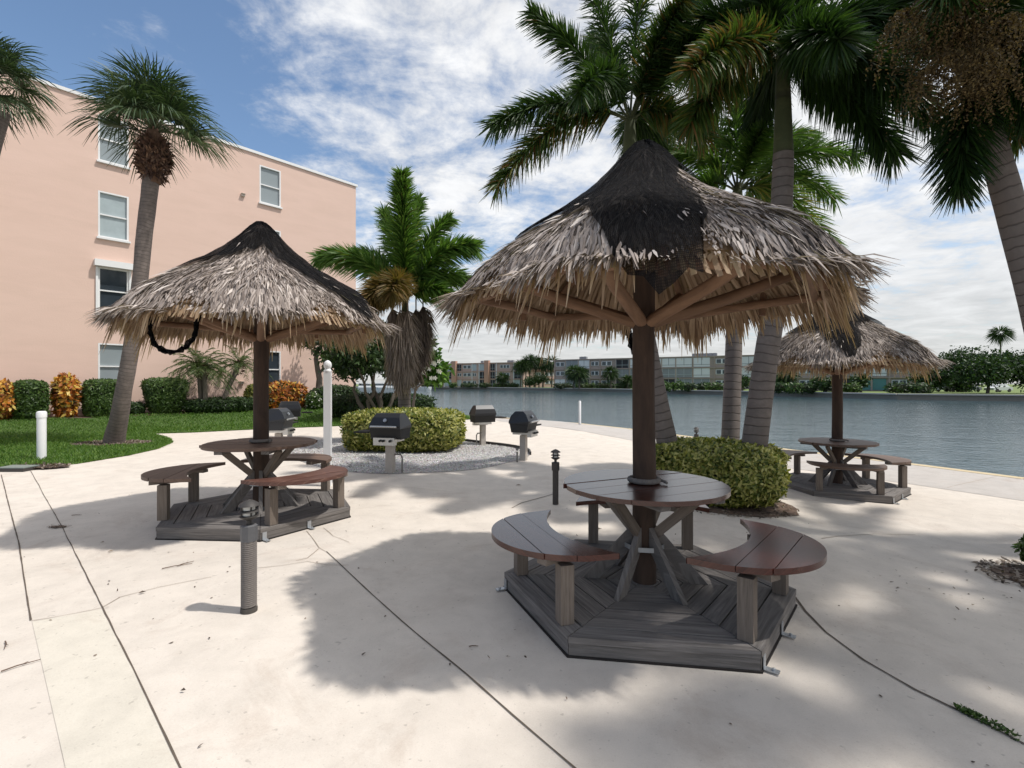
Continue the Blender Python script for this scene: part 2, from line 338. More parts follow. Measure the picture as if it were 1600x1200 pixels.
def npmesh(name, V, Fc, T, material, parent=None, smooth=False):
    """V (n,3), Fc (m,4) quads, T (m,) tint"""
    me = bpy.data.meshes.new(name); me.vertices.add(len(V)); me.vertices.foreach_set('co', np.asarray(V, np.float32).ravel())
    k = Fc.shape[1]; me.loops.add(Fc.size); me.loops.foreach_set('vertex_index', Fc.astype(np.int32).ravel())
    me.polygons.add(len(Fc)); me.polygons.foreach_set('loop_start', np.arange(0, Fc.size, k, dtype=np.int32))
    at = me.attributes.new('tint', 'FLOAT', 'FACE'); at.data.foreach_set('value', np.asarray(T, np.float32))
    me.materials.append(material); me.update(calc_edges=True)
    if smooth: me.polygons.foreach_set('use_smooth', [True] * len(me.polygons))
    o = bpy.data.objects.new(name, me); COL.objects.link(o)
    if parent: o.parent = parent
    return o
def unit(a): return a / (np.linalg.norm(a, axis=-1, keepdims=True) + 1e-9)
class BL:
    """collects blades (leaflets, straw, leaves): each a folded strip of two quads"""
    def __init__(s): s.P = []; s.D = []; s.Nn = []; s.L = []; s.Wd = []; s.B = []; s.T = []; s.K = []
    def add(s, P, D, Nn, Ln, Wd, B=0., T=None, K=.35):
        n = len(P); s.P.append(P); s.D.append(unit(D)); s.Nn.append(Nn)
        for l, v in ((s.L, Ln), (s.Wd, Wd), (s.B, B), (s.K, K)): l.append(np.broadcast_to(np.asarray(v, float), (n,)))
        s.T.append(rng.random(n) if T is None else np.broadcast_to(np.asarray(T, float), (n,)))
    def build(s, name, material, parent=None, sag=True, smooth=False):
        P, D, Nn = (np.concatenate(x) for x in (s.P, s.D, s.Nn)); Ln, Wd, B, T, K = (np.concatenate(x)[:, None] for x in (s.L, s.Wd, s.B, s.T, s.K))
        side = unit(np.cross(D, Nn)); z = np.array([0, 0, -1.0])
        m = P + D * Ln * .5; e = P + D * Ln + z * Ln * B
        if sag: m = m + z * Ln * B * .22
        n = len(P); V = np.empty((n, 6, 3)); V[:, 0] = P - side * Wd * K; V[:, 1] = P + side * Wd * K
        V[:, 2] = m - side * Wd * .5; V[:, 3] = m + side * Wd * .5; V[:, 4] = e - side * Wd * .08; V[:, 5] = e + side * Wd * .08
        b = np.arange(n)[:, None] * 6; Fc = np.concatenate([b + np.array([[0, 1, 3, 2]]), b + np.array([[2, 3, 5, 4]])], 1).reshape(-1, 4)
        return npmesh(name, V.reshape(-1, 3), Fc, np.repeat(T[:, 0], 2), material, parent, smooth)
def rdir(n): return unit(rng.normal(size=(n, 3)))
def empty(name, loc=(0, 0, 0), rz=0):
    o = bpy.data.objects.new(name, None); COL.objects.link(o); o.location = loc; o.rotation_euler.z = rz; o.empty_display_size = .2; return o
def tag(o, label=None, cat=None, group=None, kind=None):
    if label: o['label'] = label
    if cat: o['category'] = cat
    if group: o['group'] = group
    if kind: o['kind'] = kind
    return o
def mk(o, pname, mb, material, smooth=False, label=None):
    p = mb.build(pname, material, o, smooth)
    if label: p['label'] = label
    return p

# ------------------------------------------------------------ the lie of the land
WU = Vector((.661, .750)); WC = Vector((-15.4, 19.3)); WN = Vector((.750, -.661))      # pink wall: direction, first window, outward normal
def sst(a, b, x):
    t_ = max(0., min(1., (x - a) / (b - a))); return t_ * t_ * (3 - 2 * t_)
def gz(x, y):
    w = (x - WC.x) * WN.x + (y - WC.y) * WN.y; s = (x - WC.x) * WU.x + (y - WC.y) * WU.y
    return -.29 * sst(1.6, 6.2, x) + .06 * sst(.5, 1.9, -x) + .36 * (1 - sst(1.0, 4.4, w)) * (1 - sst(9.5, 14, s))
def G(px, py, dz=0.):
    z = 0.
    for _ in range(12):
        Y = (H - z - dz) * F / (py - YH); X = (px - 800) / F * Y; z = gz(X, Y)
    return X, Y
def AT(px, py, Y): return Vector(((px - 800) / F * Y, Y, H - (py - YH) / F * Y))
def on(x, y, dz=0.): return Vector((x, y, gz(x, y) + dz))
SW = [(-60, 75), (-30, 60), (-14, 46), (-8.5, 36)] + [G(*p) for p in ((735, 650), (820, 655), (906, 662), (980, 670), (1080, 683), (1240, 704), (1437, 727), (1600, 748))] + [(12.2, 8.0), (14, 4.), (18, -6)]
def pip(x, y, poly):
    c = False; j = len(poly) - 1
    for i in range(len(poly)):
        if (poly[i][1] > y) != (poly[j][1] > y) and x < (poly[j][0] - poly[i][0]) * (y - poly[i][1]) / (poly[j][1] - poly[i][1]) + poly[i][0]: c = not c
        j = i
    return c
def dens(poly, st):
    out = []
    for i in range(len(poly)):
        a = Vector(poly[i]); b = Vector(poly[(i + 1) % len(poly)]); k = max(1, int((b - a).length / st))
        out += [tuple(a + (b - a) * j / k) for j in range(k)]
    return out
def smooth_poly(p, it=2, closed=True):
    for _ in range(it):
        q = []; n = len(p)
        for i in range(n if closed else n - 1):
            a = Vector(p[i]); b = Vector(p[(i + 1) % n]); q += [tuple(a * .75 + b * .25), tuple(a * .25 + b * .75)]
        if not closed: q = [p[0]] + q + [p[-1]]
        p = q
    return p
def sheet(name, poly, dz, material, st=.5, kind='structure', skirt=0, zf=None, fine=None):
    ed = dens(poly, st); n = len(ed); xs = [p[0] for p in ed]; ys = [p[1] for p in ed]; pts = list(ed)
    x = min(xs) + st / 2
    while x < max(xs):
        y = min(ys) + st / 2
        while y < max(ys):
            if pip(x, y, ed): pts.append((x, y))
            y += st
        x += st
    if fine:
        x0, x1, y0, y1, fs_ = fine
        for i in range(int((x1 - x0) / fs_)):
            for j in range(int((y1 - y0) / fs_)):
                q = (x0 + fs_ * (i + .31), y0 + fs_ * (j + .37))
                if pip(*q, ed): pts.append(q)
    r = delaunay_2d_cdt([Vector(p) for p in pts], [], [list(range(n))], 1, 1e-5)
    zf = zf or gz; mb = MB(); V = [(p.x, p.y, zf(p.x, p.y) + dz) for p in r[0]]; Fs = [tuple(f) for f in r[2]]
    mb.add(V, Fs, [[(V[k][0], V[k][1]) for k in f] for f in Fs], .5)
    if skirt:
        for i in range(n):
            a = ed[i]; b = ed[(i + 1) % n]; za = zf(*a) + dz; zb = zf(*b) + dz
            mb.add([(*a, za), (*b, zb), (*b, zb - skirt), (*a, za - skirt)], [(0, 1, 2, 3)], [[(0, 0)] * 4], .5)
    o = mb.build(name, material, None, True)
    if kind: o['kind'] = kind
    return o
sheet('patio', [(18, -6), (-30, -6), (-60, 10)] + SW, 0, M['patio'], 1.0, fine=(-7, 9, -.5, 14, .3))
def ribbon(name, pts, w, material, dz=.005, z0=None, jit=0., kind='structure'):
    pts = [Vector(p) for p in pts]; q = []
    for a, b in zip(pts[:-1], pts[1:]):
        k = max(1, int((b - a).length / .12)); q += [a + (b - a) * j / k for j in range(k)]
    q.append(pts[-1]); mb = MB(); off = 0; L_ = []; wl = []
    for i, p in enumerate(q):
        d = (q[min(i + 1, len(q) - 1)] - q[max(i - 1, 0)]).normalized(); nrm = Vector((-d.y, d.x)); off = off * .8 + (rnd.random() - .5) * jit
        ww = w * (.7 + .6 * rnd.random()) / 2; c_ = p + nrm * off; L_.append((c_ + nrm * ww, c_ - nrm * ww))
    for i in range(len(q) - 1):
        a, b = L_[i]; c_, d_ = L_[i + 1]; mb.add([on(*a, dz), on(*b, dz), on(*d_, dz), on(*c_, dz)], [(0, 1, 2, 3)], None, .5)
    o = mb.build(name, material); o['kind'] = kind; return o
# seawall and its cap
inner = [G(800, 661), G(900, 672), G(985, 688), G(1231, 731), G(1419, 756), G(1600, 783), (11.4, 6.3), (13, 2)]
sheet('promenade', SW[4:12] + [(12.2, 8.0), (14., 4.)] + inner[::-1], .004, M['prom'], .8)
mb = MB()
for a, b in zip(SW[:-1], SW[1:]):
    a2 = Vector(a); b2 = Vector(b); za, zb = gz(*a), gz(*b)
    mb.add([(*a, za - .002), (*b, zb - .002), (*b, -3), (*a, -3)], [(0, 1, 2, 3)], [[(0, 0)] * 4], .5)
mb.build('seawall', M['seawall'])['kind'] = 'structure'
mb = MB()
for a, b in zip(SW[4:-1], SW[5:]):
    mb.beam(on(*a, -.07), on(*b, -.07), .26, .16)
mb.build('seawall_cap', M['cap'])['kind'] = 'structure'
# water, one sheet to the horizon
mb = MB(); mb.add([(-1500, -200, -1), (1500, -200, -1), (1500, 2500, -1), (-1500, 2500, -1)], [(0, 1, 2, 3)], None, .5); mb.build('water', M['water'])['kind'] = 'structure'
# joints and cracks
def P2(l): return [G(*p) for p in l]
ribbon('joint', P2([(510, 862), (545, 895), (580, 928), (650, 990), (730, 1055), (800, 1117), (895, 1198), (990, 1280)]), .009, M['joint'], jit=.001)
ribbon('joint', P2([(48, 736), (95, 820), (130, 890), (160, 950), (200, 1030), (240, 1110), (282, 1200), (330, 1290)]), .0075, M['joint'], jit=.004)
ribbon('joint', P2([(2, 742), (14, 790), (30, 850), (48, 970)]), .010, M['joint'], jit=.002)
ribbon('joint', P2([(1240, 930), (1258, 955), (1290, 988), (1350, 1032), (1430, 1078), (1500, 1112), (1600, 1163), (1700, 1212)]), .014, M['joint'], jit=.002)
ribbon('joint', P2([(1283, 842), (1310, 838), (1365, 834), (1430, 836)]), .010, M['crack'], jit=.01)
ribbon('joint', P2([(800, 794), (815, 786), (845, 778), (872, 770)]), .013, M['joint'], jit=.003)
ribbon('joint', P2([(1480, 762), (1510, 755), (1560, 744)]), .012, M['crack'])
ribbon('joint', P2([(940, 672), (1010, 686)]), .012, M['crack'])
for l in ([(50, 970), (100, 962), (158, 950), (185, 934)], [(400, 888), (440, 884), (480, 878), (512, 884), (545, 884)], [(478, 830), (492, 845), (500, 856), (510, 862)], [(498, 858), (480, 872), (462, 876)],
          [(505, 825), (520, 838), (545, 848)], [(185, 934), (250, 918), (330, 902)], [(560, 760), (640, 762), (700, 768)], [(850, 712), (880, 705), (930, 700)]):
    ribbon('crack', P2(l), .006, M['crack'], jit=.012)
sheet('slab', P2([(50, 972), (158, 952), (198, 1028), (240, 1112), (281, 1200), (300, 1240), (110, 1240), (100, 1190), (75, 1080)]), .003, M['slab'], .4)
# lawn with curving edge
lawn_px = [(-60, 742), (20, 733), (50, 731), (120, 725), (200, 712), (245, 702), (268, 692), (262, 686), (240, 680), (232, 678), (300, 676), (400, 671), (525, 666), (640, 661), (742, 655)]
lawn_poly = [(-26, 9.5)] + P2(lawn_px) + [SW[4], (-8.9, 35.5), (-14.2, 45), (-30, 58), (-45, 45)]
lawn_poly = dens(lawn_poly, 30)
sheet('lawn', lawn_poly, .03, M['lawn'], .8, skirt=.05)
def scatter(poly, n):
    xs = [p[0] for p in poly]; ys = [p[1] for p in poly]; out = []
    while len(out) < n:
        x = rnd.uniform(min(xs), max(xs)); y = rnd.uniform(min(ys), max(ys))
        if pip(x, y, poly): out.append((x, y))
    return out
def grass(name, poly, n, h=.075, w=.013, material=None, dz=.03, avoid=None):
    pts = [p for p in scatter(poly, n) if not (avoid and avoid(*p))]; P = np.array([on(x, y, dz) for x, y in pts]); D = rdir(len(P)) * .55; D[:, 2] = 1
    Nn = rdir(len(P)); Nn[:, 2] *= .2; bl = BL(); bl.add(P, D, Nn, h * (.5 + rng.random(len(P))), w, .25)
    o = bl.build(name, material or M['grass']); o['kind'] = 'stuff'; return o
near = P2([(-60, 742), (20, 733), (50, 731), (120, 725), (200, 712), (245, 702), (268, 692), (262, 686), (240, 680), (232, 678)]) + [(-11.5, 17.5), (-18, 17.0), (-22, 13)]
mulx, muly = G(175, 694)
ing = lambda x, y: ((x - mulx) / 1.0) ** 2 + ((y - muly) / .62) ** 2 < 1 + .3 * math.sin(x * 9) or (x - G(60, 735)[0]) ** 2 + ((y - G(60, 735)[1])) ** 2 < .12
grass('lawn_grass', near, 52000, .075, .014, avoid=ing)
far = P2([(225, 678), (400, 671), (525, 666), (640, 661), (742, 655)]) + [(-4.5, 29), (-8, 28.5)] + [tuple(WC + WU * 8 + WN * .7), tuple(WC - WU * 1 + WN * .7)]
grass('lawn_grass', far, 30000, .09, .022, avoid=ing)
ed = P2(lawn_px); blp = []
for a, b in zip(ed[:-1], ed[1:]):
    a = Vector(a); b = Vector(b); k = int((b - a).length * 260)
    blp += [a + (b - a) * rnd.random() + Vector((rnd.gauss(0, .02), rnd.gauss(0, .02))) for _ in range(k)]
P = np.array([on(p.x, p.y, .01) for p in blp]); D = rdir(len(P)) * .8; D[:, 2] = .8
bl = BL(); bl.add(P, D, rdir(len(P)), .05 + .05 * rng.random(len(P)), .013, .3); bl.build('grass_edge', M['grass'])['kind'] = 'stuff'
def disc(cx, cy, rx, ry, k=28, wob=.12): return [(cx + rx * math.cos(2 * PI * i / k) * (1 + wob * (rnd.random() - .5)), cy + ry * math.sin(2 * PI * i / k) * (1 + wob * (rnd.random() - .5))) for i in range(k)]
def chips(name, poly, n, material, size, dz, flat=.5):
    pts = scatter(poly, n); P = np.array([on(x, y, dz) for x, y in pts]); D = rdir(n); D[:, 2] *= .35; Nn = rdir(n) * .4; Nn[:, 2] = 1
    bl = BL(); bl.add(P, D, Nn, size * (.5 + rng.random(n)), size * .55, 0, None, .45); o = bl.build(name, material); o['kind'] = 'stuff'; return o
mp = disc(mulx, muly, 1.0, .6)
sheet('mulch_bed', mp, .036, M['mulch'], .3); chips('mulch', mp, 1800, M['dead'], .05, .045)
up = disc(*G(62, 731), .55, .25); sheet('bare_soil', up, .037, M['mulch'], .2); chips('dry_grass_litter', up, 500, M['dead'], .05, .045)
wb = [tuple(WC + WU * s + WN * w) for s, w in ((-9, .02), (8.2, .02), (11, .1), (14, 1.5), (13, 2.2), (10.3, 1.6), (4, 1.5), (-9, 1.35))]
sheet('planting_bed', wb, .036, M['mulch'], .5)
# gravel bed round the grills
gp = smooth_poly(P2([(430, 700), (455, 716), (500, 731), (560, 740), (640, 741), (740, 735), (800, 722), (832, 712), (824, 703), (790, 697), (740, 691), (640, 684), (540, 684), (470, 690)]), 2)
sheet('gravel_bed', gp, .006, M['gravel'], .4)
chips('gravel', gp, 22000, M['stone'], .028, .012)
e1 = smooth_poly(P2([(560, 686), (640, 684.5), (740, 691), (790, 697), (826, 704), (829, 711)]), 2, False)
mb = MB()
for a, b in zip(e1[:-1], e1[1:]): mb.beam(on(*a, .03), on(*b, .03), .035, .09)
tag(mb.build('garden_edging', M['bronzem']), 'low dark curved edging strip round the back of the gravel bed', 'edging')

# ------------------------------------------------------------ thatched shelters
PROF = [(0., 3.46), (.07, 3.44), (.16, 3.36), (.30, 3.20), (.45, 3.06), (.70, 2.90), (.95, 2.76), (1.20, 2.60), (1.40, 2.42), (1.52, 2.27)]
PR = np.array([p[0] for p in PROF]); PZ = np.array([p[1] for p in PROF])
def hexf(a):                                           # the roof is a softened hexagon
    a = (a - R(-2)) % (PI / 3) - PI / 6; return 1 - .55 * (1 - math.cos(PI / 6) / math.cos(a) * 1.0) - .02
def roofp(r, a, dz=0.):
    k = hexf(a); rr = r * (1 + (k - 1) * min(1, r / .6)); z = float(np.interp(r, PR, PZ)) + dz
    return (rr * math.cos(a), rr * math.sin(a), z + .015 * math.sin(a * 6 + 1) * r)
def scal(a):
    # rim hangs low at the six corners, is cut higher between them, more so on the open front side
    c = .5 + .5 * np.cos(6 * (a - R(-2))); fr = .5 + .5 * np.cos(a - R(262)); fr = fr ** 1.5
    return .62 + .38 * c - .42 * fr * (1 - c) - .05 * fr + .06 * np.sin(a * 13 + 1) + .04 * np.sin(a * 29)
def make_thatch(sd):
    g_ = np.random.default_rng(sd); bl = BL()
    def lay(rs, n, ln, wd, lift, droop, T):
        for r in rs:
            k = int(n * max(r, .12)); a = g_.random(k) * 2 * PI
            rr = np.clip(r + g_.normal(0, .03, k), .01, 1.52); P = np.array([roofp(x, y) for x, y in zip(rr, a)])
            Q = np.array([roofp(min(x + .08, 1.6), y) for x, y in zip(rr, a)]); sl_ = unit(Q - P)
            tang = np.stack([-np.sin(a), np.cos(a), 0 * a], 1); up = np.cross(sl_, tang) * -1; up *= np.sign(up[:, 2:3])
            cl = np.sin(a * 17 + r * 40) * .14 + np.sin(a * 41 - r * 23) * .10
            D = sl_ + tang * (g_.normal(0, .20 if r < 1.25 else .13, (k, 1)) + cl[:, None]) + up * (lift + g_.normal(0, .07, (k, 1)))
            T_ = np.clip(T + g_.normal(0, .24, k) - .2 * np.abs(cl) + .12 * np.sin(a * 7 + r * 9) * np.sin(r * 13 + a * 3), 0, 1)
            if r > 1.25:
                sc_ = scal(a); ln_ = ln * sc_; dr_ = droop * sc_
                keep = g_.random(k) < (1 if r < 1.4 else np.clip(sc_ * 1.4 - .1, 0, 1))
            else: ln_ = np.full(k, ln); dr_ = np.full(k, droop); keep = np.ones(k, bool)
            bl.add((P + up * (.01 + .03 * g_.random((k, 1))))[keep], D[keep], (up + tang * g_.normal(0, .5, (k, 1)))[keep], (ln_ * (.6 + .8 * g_.random(k)))[keep], (wd * (.6 + .8 * g_.random(k)))[keep], dr_[keep], T_[keep], .3); continue
            bl.add(P + up * (.01 + .03 * g_.random((k, 1))), D, up + tang * g_.normal(0, .5, (k, 1)), ln * (.6 + .8 * g_.random(k)), wd * (.6 + .8 * g_.random(k)), droop, T_, .3)
    lay(np.arange(.03, 1.30, .04), 620, .15, .0115, .05, .10, .47)
    lay(np.arange(1.28, 1.52, .025), 600, .185, .017, .02, .36, .50)
    lay(np.arange(.8, 1.4, .10), 60, .18, .018, .28, .15, .75)
    return bl
def make_under(sd):
    g_ = np.random.default_rng(sd); bl = BL()
    for r, n, ln, b_, wd in [(1.18, 260, .42, .25, .030), (1.30, 420, .34, .45, .026), (1.36, 640, .27, .6, .023), (1.42, 680, .25, .8, .022)]:
        a = np.arange(n) / n * 2 * PI + g_.normal(0, .006, n); P = np.array([roofp(r, y, -.035) for y in a]); Q = np.array([roofp(min(r + .1, 1.62), y, -.035) for y in a])
        tang = np.stack([-np.sin(a), np.cos(a), 0 * a], 1); cl = np.sin(a * 23 + r * 9) * .15 + np.sin(a * 57) * .1
        lnn = ln * scal(a) * (.7 + .4 * g_.random(n) + .25 * np.sin(a * 31 + 2) * np.sin(a * 13))
        kp = g_.random(n) < 1 - .8 * (.5 + .5 * np.cos(a - R(262))) ** 2.5
        P, Q, tang, cl, lnn, a = P[kp], Q[kp], tang[kp], cl[kp], lnn[kp], a[kp]; n = int(kp.sum())
        bl.add(P, unit(Q - P) + tang * (g_.normal(0, .12, (n, 1)) + cl[:, None]), np.cross(unit(Q - P), tang) + tang * g_.normal(0, .35, (n, 1)), lnn, wd * (.7 + .6 * g_.random(n)), b_, np.clip(.55 + g_.normal(0, .25, n), 0, 1), .5)
    return bl
def stems():
    mb = MB(); n = 150                                 # folded leaf stalks laid side by side on the underside
    for i in range(n):
        a = 2 * PI * i / n + rnd.gauss(0, .006)
        for r0, r1 in ((.06, .5), (.48, .98), (.95, 1.34), (1.3, 1.5)):
            if r0 < .4 and i % 3: continue
            p = [Vector(roofp(r, a + rnd.gauss(0, .004), -.05 - .012 * (i % 2))) for r in (r0, (r0 + r1) / 2, r1)]
            w = min(.030, 2 * PI * r1 / n * .8); tg = Vector((-math.sin(a), math.cos(a), .35 * (1 if i % 2 else -1)))
            vs = [q + tg * w * s for q in p for s in (-.5, .5)]; mb.add(vs, [(0, 1, 3, 2), (2, 3, 5, 4)], None, min(1, max(0, rnd.gauss(.5, .22))))
    k = 48
    for i in range(k):                                 # closed backing layer
        a0, a1 = 2 * PI * i / k, 2 * PI * (i + 1) / k
        for j in range(len(PROF) - 2):
            mb.add([roofp(PR[j], a0, -.03), roofp(PR[j], a1, -.03), roofp(PR[j + 1], a1, -.03), roofp(PR[j + 1], a0, -.03)], [(0, 1, 2, 3)], None, .25)
    return mb
def lrp(tab, a):
    t = sorted(tab); t = [(t[-1][0] - 360, t[-1][1])] + t + [(t[0][0] + 360, t[0][1])]
    for (a0, v0), (a1, v1) in zip(t[:-1], t[1:]):
        if a0 <= a <= a1:
            u = (a - a0) / (a1 - a0); u = u * u * (3 - 2 * u); return v0 + (v1 - v0) * u
def smooth3(p, it=2):
    p = [Vector(q) for q in p]
    for _ in range(it):
        q = [p[0]]
        for a, b in zip(p[:-1], p[1:]): q += [a * .75 + b * .25, a * .25 + b * .75]
        p = q + [p[-1]]
    return p
def make_net(tab, extra=()):
    mb = MB(); na, nr = 120, 22; Vv = []; uvs = []
    for i in range(na + 1):
        ad = 360 * i / na; a = R(ad); rm = lrp(tab, ad % 360) * (1 + .03 * math.sin(ad * .31) + .025 * math.sin(ad * .83))
        for j in range(nr + 1):
            r = rm * j / nr; w = .088 + .012 * math.sin(a * 9 + r * 6) + .01 * math.sin(a * 23 + r * 17)
            if r > 1.52: x, y, z = roofp(1.52, a, w); z -= (r - 1.52) * .95; x *= 1 + (r - 1.52) * .15; y *= 1 + (r - 1.52) * .15
            else: x, y, z = roofp(r, a, w)
            Vv.append((x, y, z)); uvs.append((x * 1.0, y * 1.0 + z * .4))
    fs = []
    for i in range(na):
        for j in range(nr):
            q = i * (nr + 1) + j; fs.append((q, q + nr + 1, q + nr + 2, q + 1))
    mb.add(Vv, fs, [[uvs[k] for k in f] for f in fs], .5)
    for pts, w in extra:                               # gathered loops of net hanging below the rim
        pts = smooth3(pts); n = len(pts)
        for k in range(5):
            o_ = [Vector((rnd.gauss(0, w * .3), rnd.gauss(0, w * .3), rnd.gauss(0, w * .4))) for _ in range(n)]
            mb.tube([p + q for p, q in zip(pts, o_)], [w * .30 * (1 + .5 * rnd.random()) for _ in range(n)], 6, False)
    return mb
def boards(mb, S_, yin, yout, cuts, z0, z1, rot, cx=0, cy=0, n=44):
    ca, sa = math.cos(rot), math.sin(rot)
    def T_(s, y, z): return (cx + s * ca - y * sa, cy + s * sa + y * ca, z)
    for y0, y1 in zip(cuts[:-1], cuts[1:]):
        y0 += .003; y1 -= .003; tn = rnd.random(); ou, ov = rnd.random() * 9, rnd.random() * 9; dzj = rnd.gauss(0, .0012)
        for i in range(n):
            sa_, sb_ = -S_ + 2 * S_ * i / n, -S_ + 2 * S_ * (i + 1) / n
            l0, u0 = max(y0, yin(sa_)), min(y1, yout(sa_)); l1, u1 = max(y0, yin(sb_)), min(y1, yout(sb_))
            if u0 <= l0 and u1 <= l1: continue
            if u0 < l0: l0 = u0 = (l0 + u0) / 2 if abs(u0 - l0) < .05 else (l1 + u1) / 2
            if u1 < l1: l1 = u1 = (l1 + u1) / 2 if abs(u1 - l1) < .05 else (l0 + u0) / 2
            q = [(sa_, l0), (sb_, l1), (sb_, u1), (sa_, u0)]; b = .006
            vs = [T_(s, y, z1 + dzj) for s, y in q] + [T_(s, y, z0) for s, y in q]
            fs = [(0, 1, 2, 3), (7, 6, 5, 4), (0, 4, 5, 1), (2, 6, 7, 3)]
            uv = [(s + ou, y + ov) for s, y in q]; uv2 = [(s + ou, y + ov + .04) for s, y in q]; au = uv + uv2
            mb.add(vs, fs, [[au[k] for k in f] for f in fs], tn)
BR = 1.108
def hexpt(k, r, rot=0): a = R(60 * k + rot); return (r * math.cos(a), r * math.sin(a))
def make_shelter(loc, rot, net, label, bench_rot, thatch_obj=None, seat_m=('seat', 'seat', 'seat'), top_m='seat', blabels=(None, None, None), board_rot=25, sd=1):
    o = empty('thatched_picnic_shelter', loc); tag(o, label, 'picnic shelter', 'thatched picnic shelters on the patio')
    # platform: concentric boards in six sectors, edge boards, dark damp strip
    mb = MB(); ap = BR * math.cos(PI / 6)
    for k in range(6):
        am = R(60 * k + 30 + rot); c_, s_ = math.cos(am), math.sin(am); r0 = .0; ws = .141; rows = 7
        for j in range(rows):
            a0 = ap - (j + 1) * ws + .0055; a1 = ap - j * ws - .0055
            if j == 0: a1 = ap
            a0 = max(a0, .02); t6 = math.tan(PI / 6)
            e_ = .003
            q = [(a0, -a0 * t6 + e_), (a1, -a1 * t6 + e_), (a1, a1 * t6 - e_), (a0, a0 * t6 - e_)]
            q = [(x * c_ - y * s_, x * s_ + y * c_) for x, y in q]; q = [q[1], q[2], q[3], q[0]]
            mb.prism(q, .085, .125 + rnd.gauss(0, .0012))
    pl = mk(o, 'platform', mb, M['deck'])
    for k in range(6):
        a = Vector(hexpt(k, BR - .005, rot)); b_ = Vector(hexpt(k + 1, BR - .005, rot)); mm = MB(); nrm = ((a + b_) / 2).normalized()
        ia, ib = a - nrm * .03, b_ - nrm * .03; d = (b_ - a).normalized(); ia += d * .017; ib -= d * .017
        mm.prism([tuple(a + d * .003), tuple(b_ - d * .003), tuple(ib), tuple(ia)], .012, .0835); f_ = mk(pl, 'edge_board', mm, M['deck'])
    mm = MB(); mm.prism([hexpt(k, BR - .045, rot) for k in range(6)], .0125, .082); mk(pl, 'gap_shade_plate', mm, M['under_deck'])  # solid dark plate added under the planks so their gaps read as shade
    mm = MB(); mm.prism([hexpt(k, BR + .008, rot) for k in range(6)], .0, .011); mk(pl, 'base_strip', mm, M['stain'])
    for k, sh_ in ((4, .93), (3, .1), (5, .5)):
        a = Vector(hexpt(k, BR, rot)); b_ = Vector(hexpt(k + 1, BR, rot)); p = a + (b_ - a) * (sh_ if k != 4 else .985); nrm = ((a + b_) / 2).normalized(); d = (b_ - a).normalized()
        if k == 4: p = b_ + (Vector(hexpt(6, BR, rot)) - b_) * .04; nrm = ((b_ + Vector(hexpt(6, BR, rot))) / 2).normalized(); d = Vector((-nrm.y, nrm.x))
        if k == 3: p = a + (b_ - a) * .04
        mm = MB(); rm = Matrix(((d.x, nrm.x, 0), (d.y, nrm.y, 0), (0, 0, 1)))
        mm.box((p.x + nrm.x * .006, p.y + nrm.y * .006, .05), (.045, .005, .075), rm); mm.box((p.x + nrm.x * .045, p.y + nrm.y * .045, .014), (.045, .08, .005), rm)
        mm.lathe([(.010, 0), (.010, .012), (.004, .014)], (p.x + nrm.x * .055, p.y + nrm.y * .055, .017), 6); mk(o, 'metal_bracket', mm, M['galv'])
    # post
    mb = MB(); zs = [.126, .5, 1., 1.5, 2., 2.5, 3.2]; mb.tube([(rnd.gauss(0, .003), rnd.gauss(0, .003), z) for z in zs], [.09, .089, .088, .086, .084, .082, .06], 22, True, .5, .02); mk(o, 'post', mb, M['post'], True)
    # table
    zt = .89; RT = .622; t = MB(); circ = lambda s: math.sqrt(max(0, RT * RT - s * s))
    boards(t, RT, lambda s: -circ(s), circ, [-RT] + [-.42, -.21, .0, .21, .42] + [RT], zt - .035, zt, R(board_rot), 0, 0, 60)
    tt = mk(o, 'table_top', t, M[top_m])
    for s in (-.25, .25):
        t = MB(); a = R(board_rot + 90); p = Vector((math.cos(a - PI / 2), math.sin(a - PI / 2), 0)) * s; d = Vector((math.cos(a), math.sin(a), 0)) * .52
        t.beam(p - d + Vector((0, 0, zt - .058)), p + d + Vector((0, 0, zt - .058)), .085, .04); mk(tt, 'batten', t, M['deck'])
    t = MB()
    for k in range(3): 
        P_ = [(.108 * math.cos(a), .108 * math.sin(a), zt + .016 + .001 * k) for a in np.linspace(0, 2 * PI, 33)]
    Rr = []
    for st_ in range(3):
        pts = []
        for i in range(145):
            a = 2 * PI * i / 144; w = a * 13 + st_ * 2 * PI / 3; r = .108 + .010 * math.cos(w); pts.append((r * math.cos(a), r * math.sin(a), zt + .024 + .010 * math.sin(w)))
        t.tube(pts, .0115, 7, False)
    t.tube([(.10, -.02, zt + .03), (.135, -.05, zt + .022), (.15, -.09, zt + .014)], .011, 7)
    mk(o, 'rope_collar', t, M['rope'], True)
    for k in range(4):
        a = R(45 + 90 * k + rot + 12); c_, s_ = math.cos(a), math.sin(a); t = MB(); t.beam((.085 * c_, .085 * s_, .50), (.44 * c_, .44 * s_, zt - .055), .038, .07); mk(o, 'table_brace', t, M['leg'])
    for k in range(6):
        a = R(60 * k + rot); c_, s_ = math.cos(a), math.sin(a); t = MB()
        y = Vector((-s_, c_, 0)) * .02; A = [Vector((r * c_, r * s_, z)) for r, z in ((.09, .56), (.09, .40), (.345, .127), (.475, .127))]
        vs = [p + y for p in A] + [p - y for p in A]; fs = [(0, 1, 2, 3), (7, 6, 5, 4), (0, 4, 5, 1), (1, 5, 6, 2), (2, 6, 7, 3), (3, 7, 4, 0)]
        uvq = [(p - A[0]).length for p in A] * 2
        t.add(vs, fs, [[(uvq[k2], (k2 % 4) * .05 + (k2 // 4) * .03) for k2 in f] for f in fs]); mk(o, 'foot_brace', t, M['deck'])
    t = MB()
